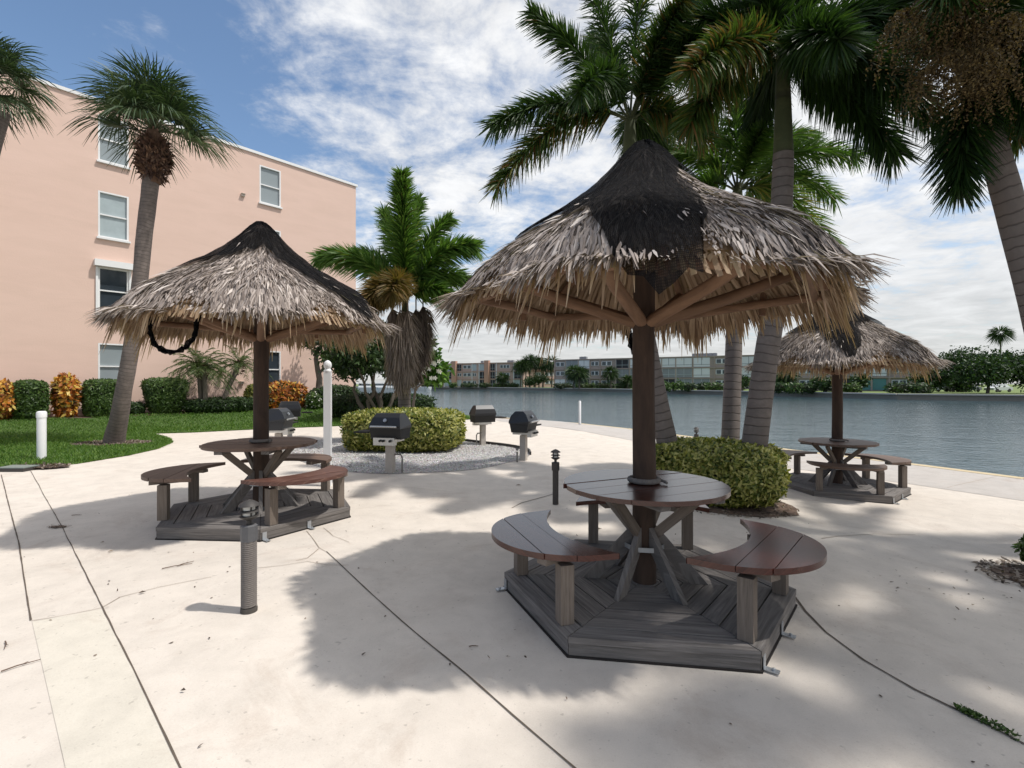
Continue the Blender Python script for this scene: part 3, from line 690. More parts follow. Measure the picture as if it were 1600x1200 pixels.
    for k in range(6):
        a = R(60 * k + 30 + rot); t.beam((.150 * math.cos(a - .42), .150 * math.sin(a - .42), .405), (.150 * math.cos(a + .42), .150 * math.sin(a + .42), .405), .004, .035)
        t.lathe([(.009, -.001), (.009, .0), ], (0, 0, -5), 6) if False else None
    mk(o, 'steel_band', t, M['galv'])
    # benches
    for i, am in enumerate(bench_rot):
        t = MB(); Sx = .575
        yin = lambda s: .75 - .20 * (s / Sx) ** 2; yout = lambda s: .555 + .66 * math.sqrt(max(0, 1 - (s / Sx) ** 2)) ** .85
        boards(t, Sx, yin, yout, [.4, .83, 1.02, 1.4], .545, .583, R(am - 90), 0, 0, 60)
        be = mk(o, 'bench_seat', t, M[seat_m[i]], label=blabels[i])
        for sg in (-1, 1):
            t = MB(); a = R(am + sg * 22); p = Vector((math.cos(a), math.sin(a), 0)); t.beam(p * .74 + Vector((0, 0, .525)), p * 1.10 + Vector((0, 0, .525)), .085, .038); mk(be, 'batten', t, M['leg'])
        for sg in (-1, 1):
            a = R(am + sg * 26.5); c_, s_ = math.cos(a), math.sin(a); t = MB(); rm = Matrix.Rotation(R(am), 3, 'Z')
            t.box((.97 * c_, .97 * s_, .316), (.092, .092, .378), rm); mk(be, 'leg', t, M['leg'])
    # roof frame
    t_ring = [Vector((1.30 * math.cos(R(60 * k - 2)), 1.30 * math.sin(R(60 * k - 2)), 2.33)) for k in range(6)]
    for k in range(6):
        t = MB(); a, b_ = t_ring[k], t_ring[(k + 1) % 6]; d = (b_ - a) * .05; t.tube([a - d, (a + b_) / 2 + Vector((0, 0, .01)), b_ + d], [.033, .038, .033], 10, True, None, .06); mk(o, 'ring_beam', t, M['log'], True)
        t = MB(); dn = Vector((math.cos(R(60 * k - 2)), math.sin(R(60 * k - 2)), 0))
        t.tube([dn * .05 + Vector((0, 0, 3.28)), dn * .45 + Vector((0, 0, 2.95)), dn * 1.2 + Vector((0, 0, 2.50)), dn * 1.38 + Vector((0, 0, 2.36))], [.035, .036, .034, .03], 8); mk(o, 'rafter', t, M['log'], True)
        t = MB(); t.tube([dn * .06 + Vector((0, 0, 2.14)), dn * .6 + Vector((0, 0, 2.31)), dn * 1.12 + Vector((0, 0, 2.50))], [.048, .046, .04], 10, True, None, .05); mk(o, 'brace', t, M['log'], True)
    for k in range(0, 6):
        t = MB(); dn = Vector((math.cos(R(60 * k + 20)), math.sin(R(60 * k + 20)), 0)); t.tube([dn * 1.22 + Vector((0, 0, 2.47)), dn * 1.20 + Vector((0, 0, 2.25))], .028, 8); mk(o, 'tie_block', t, M['log'], True)
    if thatch_obj is None:
        th = make_thatch(sd).build('thatch', M['thatch'], o); un = stems().build('thatch_lining', M['under'], o); fr = make_under(sd + 5).build('thatch_fringe', M['under'], o)
    else:
        for q in thatch_obj:
            c = q.copy(); COL.objects.link(c); c.parent = o; c.rotation_euler.z = R(60 * sd)
        th = un = fr = None
    mk(o, 'shade_net', make_net(*net), M['net'], True)
    return o, (th, un, fr)
net1 = ([(0, 1.42), (30, 1.3), (60, 1.1), (120, 1.2), (160, 1.1), (190, 1.02), (215, .98), (232, 1.12), (244, 1.34), (251, 1.60), (258, 1.84), (265, 1.66), (272, 1.25), (279, .85), (288, .42), (305, .34), (325, .5), (338, 1.0), (350, 1.35)],
        [([(.15, 1.35, 2.42), (.2, 1.42, 2.2), (.28, 1.44, 2.0), (.34, 1.4, 1.9), (.38, 1.42, 2.1), (.42, 1.38, 2.35)], .06)])
net2 = ([(0, 1.35), (20, 1.1), (60, .9), (120, 1.0), (170, 1.15), (200, 1.28), (225, 1.12), (255, .75), (280, .50), (300, .42), (318, .75), (333, 1.15), (346, 1.50)],
        [([(-.55, -1.0, 2.42), (-.60, -1.05, 2.12), (-.48, -1.08, 1.93), (-.30, -1.02, 1.92), (-.16, -1.0, 2.05), (-.16, -.95, 2.35)], .035)])
net3 = ([(0, 1.25), (30, 1.2), (60, 1.1), (120, 1.0), (170, .9), (200, .8), (220, .9), (232, 1.2), (243, 1.6), (252, 1.3), (262, .7), (290, .6), (320, .8), (345, 1.1)],
        [])
s1, parts = make_shelter((1.032, 3.901, gz(1.03, 3.9)), -8.7, net1, 'nearest thatched picnic shelter, in the foreground, with glossy red-brown table and benches', (78, 198, 320), sd=1)
s2, _ = make_shelter((-3.039, 6.042, .06), -3.7, net2, 'thatched picnic shelter before the pink building, dull brown table and a flaking red bench', (88, 194, 329), parts, ('seat_dull', 'seat_dull', 'seat_worn'), 'seat_dull', (None, None, 'flaking red-brown bench seat'), 5, sd=1)
s3, _ = make_shelter((5.961, 9.146, -.29), -20.8, net3, 'far thatched picnic shelter on the right beside the water', (128, 248, 2), parts, ('seat_dull', 'seat_dull', 'seat_dull'), 'seat_dull', (None, None, None), 40, sd=0)

# ------------------------------------------------------------ lamps, posts
def lamp(loc, h, roped, label, sc=1.0):
    o = empty('bollard_light', loc); tag(o, label, 'path light', 'louvred bollard lights on the patio')
    k = h / .78; zc = .50 * k
    if roped:
        b = MB(); b.lathe([(.042, 0), (.042, zc)], (0, 0, 0), 20); mk(o, 'post', b, M['darkrope'], True)
        b = MB(); nt_ = 34; pts = [(.0455 * math.cos(i / 16 * 2 * PI), .0455 * math.sin(i / 16 * 2 * PI), .035 + (zc - .035) * i / (16 * nt_)) for i in range(16 * nt_ + 1)]
        b.tube(pts, .0074, 6); mk(o, 'rope_wrap', b, M['rope'], True)
        b = MB(); b.lathe([(.055, 0), (.056, .018), (.053, .034)], (0, 0, 0), 20); mk(o, 'base_ring', b, M['darkrope'], True)
    else:
        b = MB(); b.lathe([(.043, 0), (.043, zc)], (0, 0, 0), 8, None, PI / 8); mk(o, 'post', b, M['bronzem'])
    cm = M['lampgrey'] if roped else M['bronzem']
    b = MB(); b.lathe([(.048, zc - .01), (.056, zc), (.056, zc + .105 * k), (.044, zc + .112 * k)], (0, 0, 0), 8, None, PI / 8); mk(o, 'collar', b, cm)
    z = zc + .112 * k; b = MB(); b.lathe([(.018, z), (.018, z + .035)], (0, 0, 0), 10); mk(o, 'stem', b, M['bronzem'], True)
    z += .03
    b = MB(); b.lathe([(.02, z), (.052, z + .018), (.064, z + .03), (.050, z + .036)], (0, 0, 0), 24); b.lathe([(.050, z + .058), (.066, z + .062), (.050, z + .074)], (0, 0, 0), 24)
    b.lathe([(.050, z + .102), (.070, z + .104), (.060, z + .118), (.030, z + .138), (.004, z + .148)], (0, 0, 0), 24)
    for q in range(4): a = R(45 + 90 * q); b.box((.047 * math.cos(a), .047 * math.sin(a), z + .07), (.008, .008, .075))
    mk(o, 'louvre_head', b, M['bronzem'], True)
    b = MB(); b.lathe([(.040, z + .034), (.040, z + .104)], (0, 0, 0), 20); mk(o, 'lens', b, M['lens'], True)
    return o
x, y = G(389, 955); lamp((x, y, gz(x, y)), .78, True, 'rope wrapped bollard light with grey octagonal collar, nearest to the viewer')
x, y = G(868, 788); lamp((x, y, gz(x, y)), .74, False, 'slim dark bollard light behind the bench of the nearest shelter')
lamp((4.58, 12.4, gz(4.58, 12.4)), .77, False, 'small bollard light whose head peeps over the hedge at the palm trunks')
x, y = G(65, 719); b = MB(); b.lathe([(.078, 0), (.078, .90)], (0, 0, 0), 24); o = empty('white_bollard', on(x, y)); tag(o, 'round white plastic bollard standing at the lawn corner on the far left', 'bollard')
mk(o, 'pipe', b, M['white'], True); b = MB(); b.lathe([(.086, .885), (.088, .97), (.080, 1.005), (.05, 1.02)], (0, 0, 0), 24); mk(o, 'cap', b, M['white'], True)
o = empty('white_post', on(-2.88, 7.8)); tag(o, 'tall square white vinyl post with a ball finial behind the left shelter', 'post')
b = MB(); b.box((0, 0, .89), (.108, .108, 1.78), Matrix.Rotation(R(10), 3, 'Z')); mk(o, 'shaft', b, M['white'])
b = MB(); b.lathe([(.060, 1.781), (.062, 1.80), (.048, 1.815), (.044, 1.83), (.058, 1.86), (.061, 1.89), (.052, 1.925), (.03, 1.95), (.004, 1.962)], (0, 0, 0), 24); mk(o, 'finial', b, M['white'], True)
b = MB(); b.tube([(.068, -.02, 1.70), (.10, -.03, 1.69), (.105, -.03, 1.66), (.085, -.03, 1.65)], .006, 6); mk(o, 'hook', b, M['bronzem'])
x, y = G(906, 663); o = empty('marker_post', on(x, y)); tag(o, 'thin white marker post at the edge of the water', 'post'); b = MB(); b.lathe([(.05, 0), (.05, .95), (.03, .975)], (0, 0, 0), 14); mk(o, 'shaft', b, M['white'], True)
b = MB(); b.lathe([(.07, 0.0), (.07, .02)], (0, 0, 0), 14); mk(o, 'foot_plate', b, M['galv'], True)
x, y = G(28, 735); o = empty('valve_box', on(x, y, .0)); tag(o, 'flat green-grey valve box lid set in the lawn edge at the left', 'valve box')
b = MB(); b.box((0, 0, .03), (.52, .34, .06)); mk(o, 'box', b, M['bronzem']); b = MB(); b.box((0, 0, .069), (.50, .32, .016)); mk(o, 'lid', b, plain('green_grey_plastic', (.19, .22, .20), .6))

# ------------------------------------------------------------ grills
def grill(loc, rz, label, shelf=-1, s=1.0, steel_body=False):
    o = empty('barbecue_grill', loc, rz); tag(o, label, 'grill', 'black pedestal barbecue grills')
    b = MB(); b.box((0, 0, .27), (.13, .13, .54)); mk(o, 'pedestal', b, M['pedestal'])
    def ext(prof, x0, x1):
        bb = MB(); n = len(prof); vs = [(x0, y, z) for y, z in prof] + [(x1, y, z) for y, z in prof]
        fs = [tuple(range(n)), tuple(range(n, 2 * n))[::-1]] + [(k, n + k, n + (k + 1) % n, (k + 1) % n) for k in range(n)]; bb.add(vs, fs); return bb
    body = ext([(-.21, .80), (-.17, .62), (.17, .62), (.21, .80)], -.29, .29); q = mk(o, 'firebox', body, M['blackdull'] if not steel_body else M['black'])
    bb = ext([(-.225, .803), (-.225, .86), (-.15, 1.00), (-.08, 1.065), (.10, 1.065), (.19, .97), (.225, .86), (.225, .803)], -.30, .30)
    for i in range(len(bb.v)):                                        # lid ends slope inwards
        x_, y_, z_ = bb.v[i]; bb.v[i] = (x_ * (1 - .22 * max(0, (z_ - .86) / .2)), y_, z_)
    lid = mk(o, 'lid', bb, M['black'])
    b = MB(); b.tube([(-.25, -.262, .845), (.25, -.262, .845)], .017, 12); b.box((0, -.245, .845), (.14, .04, .03)); mk(lid, 'handle', b, M['steel'], True)
    b = MB(); b.tube([(0, -.188, .945), (0, -.21, .957)], .032, 18); mk(lid, 'thermometer', b, M['galv'], True)
    b = MB(); b.box((0, -.2, .585), (.40, .10, .13)); b.box((0, .02, .592), (.36, .33, .05)); mk(o, 'control_panel', b, M['steel'])
    for kx in (-.06, 0.0, .13): b = MB(); b.tube([(kx, -.252, .60), (kx, -.285, .60)], .022, 14); b.box((kx, -.288, .60), (.010, .014, .04)); mk(o, 'knob', b, M['black'])
    b = MB(); X = shelf * .47; 
    for i in range(9): b.box((X - .13 + .0325 * i, -.02, .735), (.026, .36, .018))
    b.box((X, -.02, .722), (.30, .03, .012)); b.box((X, -.18, .733), (.30, .02, .03)); b.box((X, .15, .733), (.30, .02, .03)); mk(o, 'side_shelf', b, M['blackdull'])
    b = MB(); b.tube([(.05, .04, .33), (.17, .06, .33), (.20, .06, .28), (.20, .06, .0)], .016, 8); mk(o, 'gas_pipe', b, M['copper'], True)
    return o
x, y = G(610, 739); grill(on(x, y), R(-14), 'barbecue grill facing the viewer in front of the variegated hedge, steel panel with knobs')
x, y = (-.78, 13.3); grill(on(x, y), R(205), 'farther of two grills right of the hedge, seen from behind, shelf to the right', -1)
x, y = (.25, 10.75); grill(on(x, y), R(68), 'nearer of two grills right of the hedge, side on with its shelf to the left', 1)
grill(on(-4.95, 10.6), R(95), 'grill directly behind the post of the left shelter', 1, 1, True)
grill(on(-6.5, 14.6), R(200), 'most distant grill, set on the lawn edge past the left shelter', -1)
x, y = G(808, 722); o = empty('gas_valve_riser', on(x, y)); tag(o, 'short dark gas riser pipe in gravel beside the side-on grill', 'pipe'); b = MB(); b.tube([(0, 0, 0), (0, 0, .22)], .018, 8); b.tube([(0, -.03, .27), (0, .03, .27)], .03, 12); mk(o, 'riser', b, M['copper'], True)
b = MB(); b.box((.0, 0, .30), (.09, .02, .02)); mk(o, 'valve_handle', b, M['black'])

# ------------------------------------------------------------ hedges and bushes
def leafbox(o, c, size, n, material, ls, part='foliage', sq=3.2, core=True, T=None, noise_=.06, flare=0, corem=None):
    """leaves over a rounded box; denser near the surface"""
    u = rdir(n); k = (np.abs(u) ** sq).sum(1) ** (-1 / sq); e = u * k[:, None]
    n = int(n * 1.0); rr = 1 - np.abs(rng.normal(0, .085, n)) ; bumpn = 1 + noise_ * (np.sin(u[:, 0] * 9 + c[0]) * np.sin(u[:, 1] * 8) + np.sin(u[:, 2] * 11 + 2) * .6)
    P = e * (rr * bumpn)[:, None]; P[:, 2] = np.maximum(P[:, 2], -.98)
    if flare: P[:, :2] *= (1 + flare * P[:, 2:3])
    P = P * np.array(size) / 2 + np.array(c); Nn = unit(e / np.array(size)) + rdir(n) * .7; D = np.cross(Nn, rdir(n)); D[:, 2] += .25
    T = .5 if T is None else T
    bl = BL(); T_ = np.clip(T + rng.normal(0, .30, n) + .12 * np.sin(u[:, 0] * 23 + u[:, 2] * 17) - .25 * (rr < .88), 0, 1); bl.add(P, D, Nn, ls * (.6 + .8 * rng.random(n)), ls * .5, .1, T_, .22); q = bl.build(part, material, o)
    return q
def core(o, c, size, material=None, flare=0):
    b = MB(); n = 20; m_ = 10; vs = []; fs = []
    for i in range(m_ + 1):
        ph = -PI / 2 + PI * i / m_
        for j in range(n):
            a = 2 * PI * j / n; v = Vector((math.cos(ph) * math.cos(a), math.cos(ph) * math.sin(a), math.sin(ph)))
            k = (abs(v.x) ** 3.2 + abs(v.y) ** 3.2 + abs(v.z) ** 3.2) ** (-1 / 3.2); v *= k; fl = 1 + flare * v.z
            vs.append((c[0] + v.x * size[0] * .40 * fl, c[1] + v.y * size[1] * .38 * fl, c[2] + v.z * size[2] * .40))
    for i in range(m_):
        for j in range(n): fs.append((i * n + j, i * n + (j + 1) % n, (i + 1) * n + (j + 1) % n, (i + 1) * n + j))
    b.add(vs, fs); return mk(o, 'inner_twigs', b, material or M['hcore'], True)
def hedge(name, label, cat, c, size, rz, n_, material, ls, sq=4, flare=0, group=None, cored=True, T=None, nz=None):
    nz = (.018 if sq >= 5 else .05) if nz is None else nz
    n = int(n_ * 1.7); o = empty(name, (c[0], c[1], gz(c[0], c[1]) + .0), rz); tag(o, label, cat, group)
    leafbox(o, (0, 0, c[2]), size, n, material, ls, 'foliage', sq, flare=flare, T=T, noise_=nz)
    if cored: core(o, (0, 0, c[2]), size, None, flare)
    return o
for k in ('dark_leaf',): pass
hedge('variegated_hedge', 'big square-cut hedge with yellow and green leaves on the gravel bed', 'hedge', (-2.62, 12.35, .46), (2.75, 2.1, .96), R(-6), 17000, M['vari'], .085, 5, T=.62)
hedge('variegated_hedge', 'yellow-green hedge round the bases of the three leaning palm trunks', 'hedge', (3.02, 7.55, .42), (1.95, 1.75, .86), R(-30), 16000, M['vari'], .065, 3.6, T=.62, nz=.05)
sheet('mulch_bed', disc(3.0, 7.45, 1.12, .98), .008, M['mulch'], .3); chips('mulch', disc(3.0, 7.4, 1.15, 1.0), 1500, M['dead'], .04, .014)
def wallp(px, w):                                       # point at wall distance w seen at photo column px
    k = (px - 800) / F; base = WC + WN * w; s = (k * base.y - base.x) / (WU.x - k * WU.y); p = base + WU * s; return p.x, p.y
az = math.atan2(WU.y, WU.x)
def bw(px0, px1, w): a = Vector(wallp(px0, w)); b = Vector(wallp(px1, w)); return (a + b) / 2, (b - a).length
def wallbush(name, label, cat, px0, px1, w, dep, h, material, ls, n, sq=4, flare=0, grp=None, T=None, z0=0.):
    c, l = bw(px0, px1, w); return hedge(name, label, cat, (c.x, c.y, h / 2 + z0), (l, dep, h), az, n, material, ls, sq, flare, grp, True, T)
wallbush('croton_bush', 'orange and yellow croton bush cut by the left edge of the photo', 'bush', -32, 29, 1.0, 1.0, 1.28, M['croton'], .17, 900, 2.4, .1, 'crotons by the pink wall', .62)
wallbush('clipped_hedge', 'square dark green hedge block between the two orange crotons', 'hedge', 20, 74, 1.0, 1.0, 1.3, M['hedge'], .085, 5500, 6, 0, 'clipped hedge blocks by the pink wall')
wallbush('croton_bush', 'tall orange croton bush between two green hedge blocks', 'bush', 83, 122, .95, .8, 1.5, M['croton'], .18, 1100, 2.4, .15, 'crotons by the pink wall', .65)
wallbush('clipped_hedge', 'square green hedge block under the ground floor window, partly behind the palm trunk', 'hedge', 130, 196, .95, 1.0, 1.35, M['hedge'], .085, 6500, 6, 0, 'clipped hedge blocks by the pink wall')
wallbush('clipped_hedge', 'green hedge block that narrows to its foot, right of the cabbage palm trunk', 'hedge', 228, 288, .95, 1.1, 1.42, M['hedge'], .08, 7000, 5, .22, 'clipped hedge blocks by the pink wall')
wallbush('low_shrub_border', 'low dark green shrub border below the small date palms', 'bush', 285, 410, 1.25, 1.0, .62, M['dark_leaf'], .10, 4500, 3)
wallbush('low_shrub_border', 'small sparse shrub in the gap right of the cabbage palm foot', 'bush', 196, 226, .9, .7, .5, M['dark_leaf'], .09, 900, 2.5)
wallbush('variegated_shrub', 'small pale yellow-green shrub against the pink wall', 'bush', 384, 405, 1.0, .8, 1.15, M['vari'], .11, 1300, 2.5)
wallbush('croton_bush', 'wide red and orange croton row under the far ground floor window', 'bush', 408, 478, 1.0, 1.0, 1.25, M['croton'], .16, 2200, 3, 0, 'crotons by the pink wall', .45)
o = wallbush('flowering_shrub', 'small green shrub with white flowers at the end of the croton row', 'bush', 478, 500, 1.6, .8, .8, M['hedge'], .1, 900, 2.5)
u = rdir(90); P = u * np.array([.36, .42, .42]) + np.array([0, 0, .42]); bl = BL(); bl.add(P, rdir(90), u, .07, .07, 0); bl.build('flowers', M['flower'], o)
wallbush('dark_shrub', 'dark shadowy shrub at the foot of the slim trunk by the building corner', 'bush', 486, 560, 1.3, 1.0, 1.1, M['dark_leaf'], .12, 3000, 3)
hedge('dark_shrub', 'dark shrub under the broad leafy tree beside the building', 'hedge', (-5.9, 22.5, .55), (4.6, 1.4, 1.1), R(5), 4500, M['dark_leaf'], .13, 4)
x, y = 5.58, 4.95; hedge('small_shrub', 'corner of a green shrub at the right edge above a patch of mulch', 'bush', (x, y, .22), (.72, .72, .44), 0, 1500, M['hedge'], .06, 2.6)
ms = disc(5.38, 4.8, .62, .5); sheet('mulch_bed', ms, .008, M['mulch'], .25); chips('mulch', disc(5.33, 4.75, .74, .64), 1100, M['dead'], .045, .02)

# ------------------------------------------------------------ palms
def bez(a, b, c, n): return [a * (1 - t) ** 2 + b * 2 * t * (1 - t) + c * t * t for t in np.linspace(0, 1, n)]
def frond(bl, mb, base, tip, arch=.5, nl=330, ll=.34, lw=.023, plum=1.0, T=None, w0=.022, start=.16, dr=.25):
    if plum >= 1: nl = int(nl * 2.0); ll = ll * 1.32
    base = Vector(base); tip = Vector(tip); d = tip - base; hor = Vector((d.x, d.y, 0)); L_ = d.length
    ctl = base + hor * .45 + Vector((0, 0, d.z * .5 + L_ * arch)); cv = bez(base, ctl, tip, 15)
    mb.tube(cv, [w0 * (1 - .85 * i / 14) for i in range(15)], 5, False)
    C_ = np.array([list(p) for p in cv]); t_ = start + (1 - start) * rng.random(nl) ** .9; f = t_ * 14; i0 = np.minimum(f.astype(int), 13); fr = (f - i0)[:, None]
    P = C_[i0] * (1 - fr) + C_[i0 + 1] * fr; Tg = unit(C_[i0 + 1] - C_[i0]); up = np.array([0, 0, 1.]); sd = unit(np.cross(Tg, up) + 1e-4); nu = np.cross(sd, Tg)
    if plum >= 1: a = rng.random(nl) * 2 * PI
    else: a = np.where(rng.random(nl) < .5, 0, PI) + rng.normal(0, plum, nl)
    rad = sd * np.cos(a)[:, None] + nu * np.sin(a)[:, None]; D = rad * .85 + Tg * (.45 + .5 * t_[:, None]) 
    l = ll * (1 - .55 * np.abs(t_ - .45) ** 1.4 * 1.6) * (.75 + .5 * rng.random(nl))
    T_ = None if T is None else np.clip(T + rng.normal(0, .18, nl), 0, 1); bl.add(P, D, np.cross(D, rdir(nl)), l, lw, dr, T_, .4)
def foxtail(label, base, path, radii, crown_base, fronds, material, group, shaft_len=.7, T=.45, ll=.34, extra=None, nl=330, lwid=None, sr=(.125, .085)):
    o = empty('foxtail_palm', base); tag(o, label, 'palm tree', group); B = Vector(base)
    b = MB(); b.tube([Vector(p) - B for p in smooth3(path)], list(np.interp(np.linspace(0, 1, len(smooth3(path))), np.linspace(0, 1, len(radii)), radii)), 20, True, None, .015); mk(o, 'trunk', b, M['ringtrunk'], True)
    cb = Vector(crown_base); top = Vector(path[-1]); b = MB(); dd = (cb - top)
    b.tube([top - B, top + dd * .15 - B, top + dd * .6 - B, cb - B, cb + dd * .25 - B], [radii[-1] * .98, sr[0], (sr[0] + sr[1]) / 2, sr[1], .03], 16); mk(o, 'crownshaft', b, M['shaft'], True)
    bl = BL(); b = MB()
    for f in fronds:
        tip, arch = f[0], f[1]; kw = f[2] if len(f) > 2 else {}; kw = dict(kw); kw.setdefault('T', T); kw.setdefault('ll', ll); kw.setdefault('nl', nl)
        if lwid: kw.setdefault('lw', lwid)
        frond(bl, b, cb - B, Vector(tip) - B, arch, **kw)
    q = bl.build('crown', material, o); mk(q, 'rachis', b, M['shaft'], True)
    return o, B
GR = 'foxtail palms rising from the hedge behind the nearest shelter'
# palm A, left leaning, crown behind the shelter's tip
cA = AT(984, 190, 8.4)
fA = [(AT(772, 195, 7.6), .28), (AT(776, 292, 7.8), .42, dict(T=.8)), (AT(830, 20, 8.2), .12), (AT(905, -90, 8.8), .05), (AT(1010, -140, 9.0), .02), (AT(1130, -40, 8.8), .2), (AT(1100, 215, 7.6), .45, dict(T=.78)),
      (AT(1090, 60, 7.2), .3), (AT(925, 60, 10.), .15), (AT(1120, 120, 10.2), .3), (AT(905, 145, 6.6), .45), (AT(1070, 0, 6.9), .25, dict(T=.7)), (AT(990, 260, 9.8), .5), (AT(1050, 255, 9.6), .4)]
foxtail('leftmost palm of the clump, leaning left, its crown above the nearest shelter', on(2.62, 7.85), [on(2.62, 7.85), AT(1012, 560, 7.9), AT(992, 400, 8.2), AT(984, 250, 8.4)], [.17, .155, .13, .12], cA, fA, M['foxtail'], GR, nl=420)
# palm B, the short pale one
cB = AT(1152, 300, 9.0)
fB = [(AT(1338, 245, 9.), .34), (AT(1300, 385, 8.8), .5, dict(T=.75)), (AT(1270, 215, 9.8), .3), (AT(1150, 130, 9.2), .05), (AT(1060, 240, 9.2), .3), (AT(1040, 330, 8.6), .4), (AT(1240, 390, 10.), .45, dict(T=.8)), (AT(1190, 205, 8.2), .15), (AT(1100, 170, 10), .15), (AT(1305, 310, 9.6), .35)]
foxtail('middle, straightest trunk of the clump with a low bright green crown', on(3.62, 8.35), [on(3.62, 8.35), AT(1146, 560, 8.6), AT(1150, 420, 8.8), AT(1152, 360, 9.0)], [.155, .14, .12, .11], cB, fB, M['foxtail_pale'], GR, nl=300, T=.5)
# palm C, thick trunk, dark crown
cC = AT(1223, 95, 7.2)
fC = [(AT(1480, 205, 7.0), .42), (AT(1400, 240, 6.6), .3), (AT(1475, 60, 7.4), .32), (AT(1330, -120, 7.6), .1), (AT(1230, -200, 7.2), .02), (AT(1080, 190, 6.7), .42, dict(T=.72)), (AT(1045, 40, 7.4), .3), (AT(1150, -120, 6.6), .1),
      (AT(1080, 110, 6.0), .3, dict(T=.82)), (AT(1310, 60, 5.6), .25), (AT(1180, 210, 8.6), .5), (AT(1290, 150, 8.8), .4), (AT(1380, 130, 7.9), .35), (AT(1420, 140, 6.2), .3), (AT(1330, 90, 6.4), .2), (AT(1440, 10, 6.5), .3), (AT(1130, 30, 8.6), .3)]
foxtail('rightmost, thickest trunk of the clump, dark crown spreading across the top of the photo', on(3.52, 7.45), [on(3.52, 7.45), AT(1190, 600, 7.4), AT(1218, 430, 7.3), AT(1224, 240, 7.2)], [.20, .172, .15, .135], cC, fC, M['foxtail'], GR, nl=520, T=.3, ll=.40)
# palm D at the right edge
cD = AT(1524, 110, 5.6)
fD = [(AT(1497, 292, 5.5), .18, dict(T=.12)), (AT(1592, 215, 5.8), .5, dict(T=.7)), (AT(1400, -60, 5.6), .2), (AT(1550, -190, 5.8), .02), (AT(1700, -40, 5.8), .25), (AT(1650, 190, 5.2), .5), (AT(1590, -80, 4.6), .2), (AT(1480, -30, 4.5), .25), (AT(1430, 60, 6.6), .3), (AT(1600, 60, 7.), .35), (AT(1700, 90, 4.6), .4)]
oD, BD = foxtail('palm trunk at the right edge with brown flower clusters under its crown', on(6.85, 5.9), [on(6.85, 5.9), AT(1650, 620, 5.75), AT(1612, 450, 5.7), AT(1572, 300, 5.65), AT(1546, 205, 5.6)], [.17, .145, .14, .135, .115], cD, fD, M['foxtail'], 'palms at the right side', nl=360, T=.35, sr=(.115, .08))
bl = BL(); b = MB()
for (px, py, Y) in ((1470, 60, 5.2), (1510, 40, 4.9), (1560, 60, 5.1), (1450, 110, 5.4), (1540, 20, 5.5), (1490, 10, 5.0), (1590, 90, 5.3), (1440, 40, 5.3), (1500, 120, 5.5), (1415, 20, 4.9), (1480, 85, 4.8), (1530, 80, 4.7), (1570, 30, 4.7), (1455, -10, 4.8), (1545, 115, 5.), (1520, -10, 4.6)):
    c = AT(px, py, Y) - BD; b.tube([AT(1534, 180, 5.55) - BD, (c + AT(1534, 180, 5.55) - BD) / 2 + Vector((0, 0, .12)), c], [.02, .014, .008], 5, False)
    ns_ = 52; d0 = rdir(ns_); d0[:, 2] = np.abs(d0[:, 2]) * .4; ln_ = .30 + .22 * rng.random(ns_)
    for k in range(26):
        u_ = (k + 1) / 26; Pk = np.array(list(c)) + d0 * (ln_ * u_ * (1 - .25 * u_))[:, None] + np.array([0, 0, -1.]) * (ln_ * 1.25 * u_ ** 2)[:, None] + rng.normal(0, .006, (ns_, 3))
        bl.add(Pk, rdir(ns_) + np.array([0, 0, -.4]), rdir(ns_), .026, .014, .1)
q = bl.build('flower_cluster', M['seedhead'], oD); mk(q, 'stalk', b, M['seedhead'])
# left foxtail palm beside the water
cE = AT(633, 470, 13.6)
fE = [(AT(628, 272, 13.0), .05, dict(nl=900, ll=.46, lw=.034)), (AT(742, 385, 13.2), .38, dict(nl=520, ll=.45)), (AT(702, 342, 13.8), .25), (AT(500, 402, 13.4), .35, dict(nl=480, ll=.45)), (AT(735, 440, 14.), .45), (AT(555, 395, 14.4), .3), (AT(655, 310, 14.3), .12), (AT(712, 470, 13.), .4), (AT(600, 330, 14.2), .1)]
oE, BE = foxtail('stand-alone palm behind the variegated hedge with a skirt of dead hanging leaves', on(-2.93, 13.6), [on(-2.93, 13.6), AT(632, 600, 13.6), AT(633, 520, 13.6)], [.19, .165, .15], cE, fE, M['foxtail_pale'], None, lwid=.036, nl=380, T=.5, ll=.40)
bl = BL(); b = MB()
frond(bl, b, cE - BE, AT(575, 470, 12.3) - BE, .5, 600, .48, .04, 1, .55); frond(bl, b, cE - BE, AT(612, 455, 12.0) - BE, .45, 450, .45, .04, 1, .5)
bl.build('browning_fronds', M['bronze'], oE)
bl = BL()
for (px, py, Y) in ((613, 585, 13.4), (625, 600, 13.2), (637, 592, 13.2), (650, 585, 13.5), (661, 560, 13.6)):
    frond(bl, b, AT(px, 462, Y) - BE, AT(px, py, Y) - BE, .0, 420, .30, .03, 1, .72 if px < 645 else .25, dr=.7)
bl.build('dead_fronds', M['dead'], oE); mk(oE, 'dead_stalks', b, M['dead'])
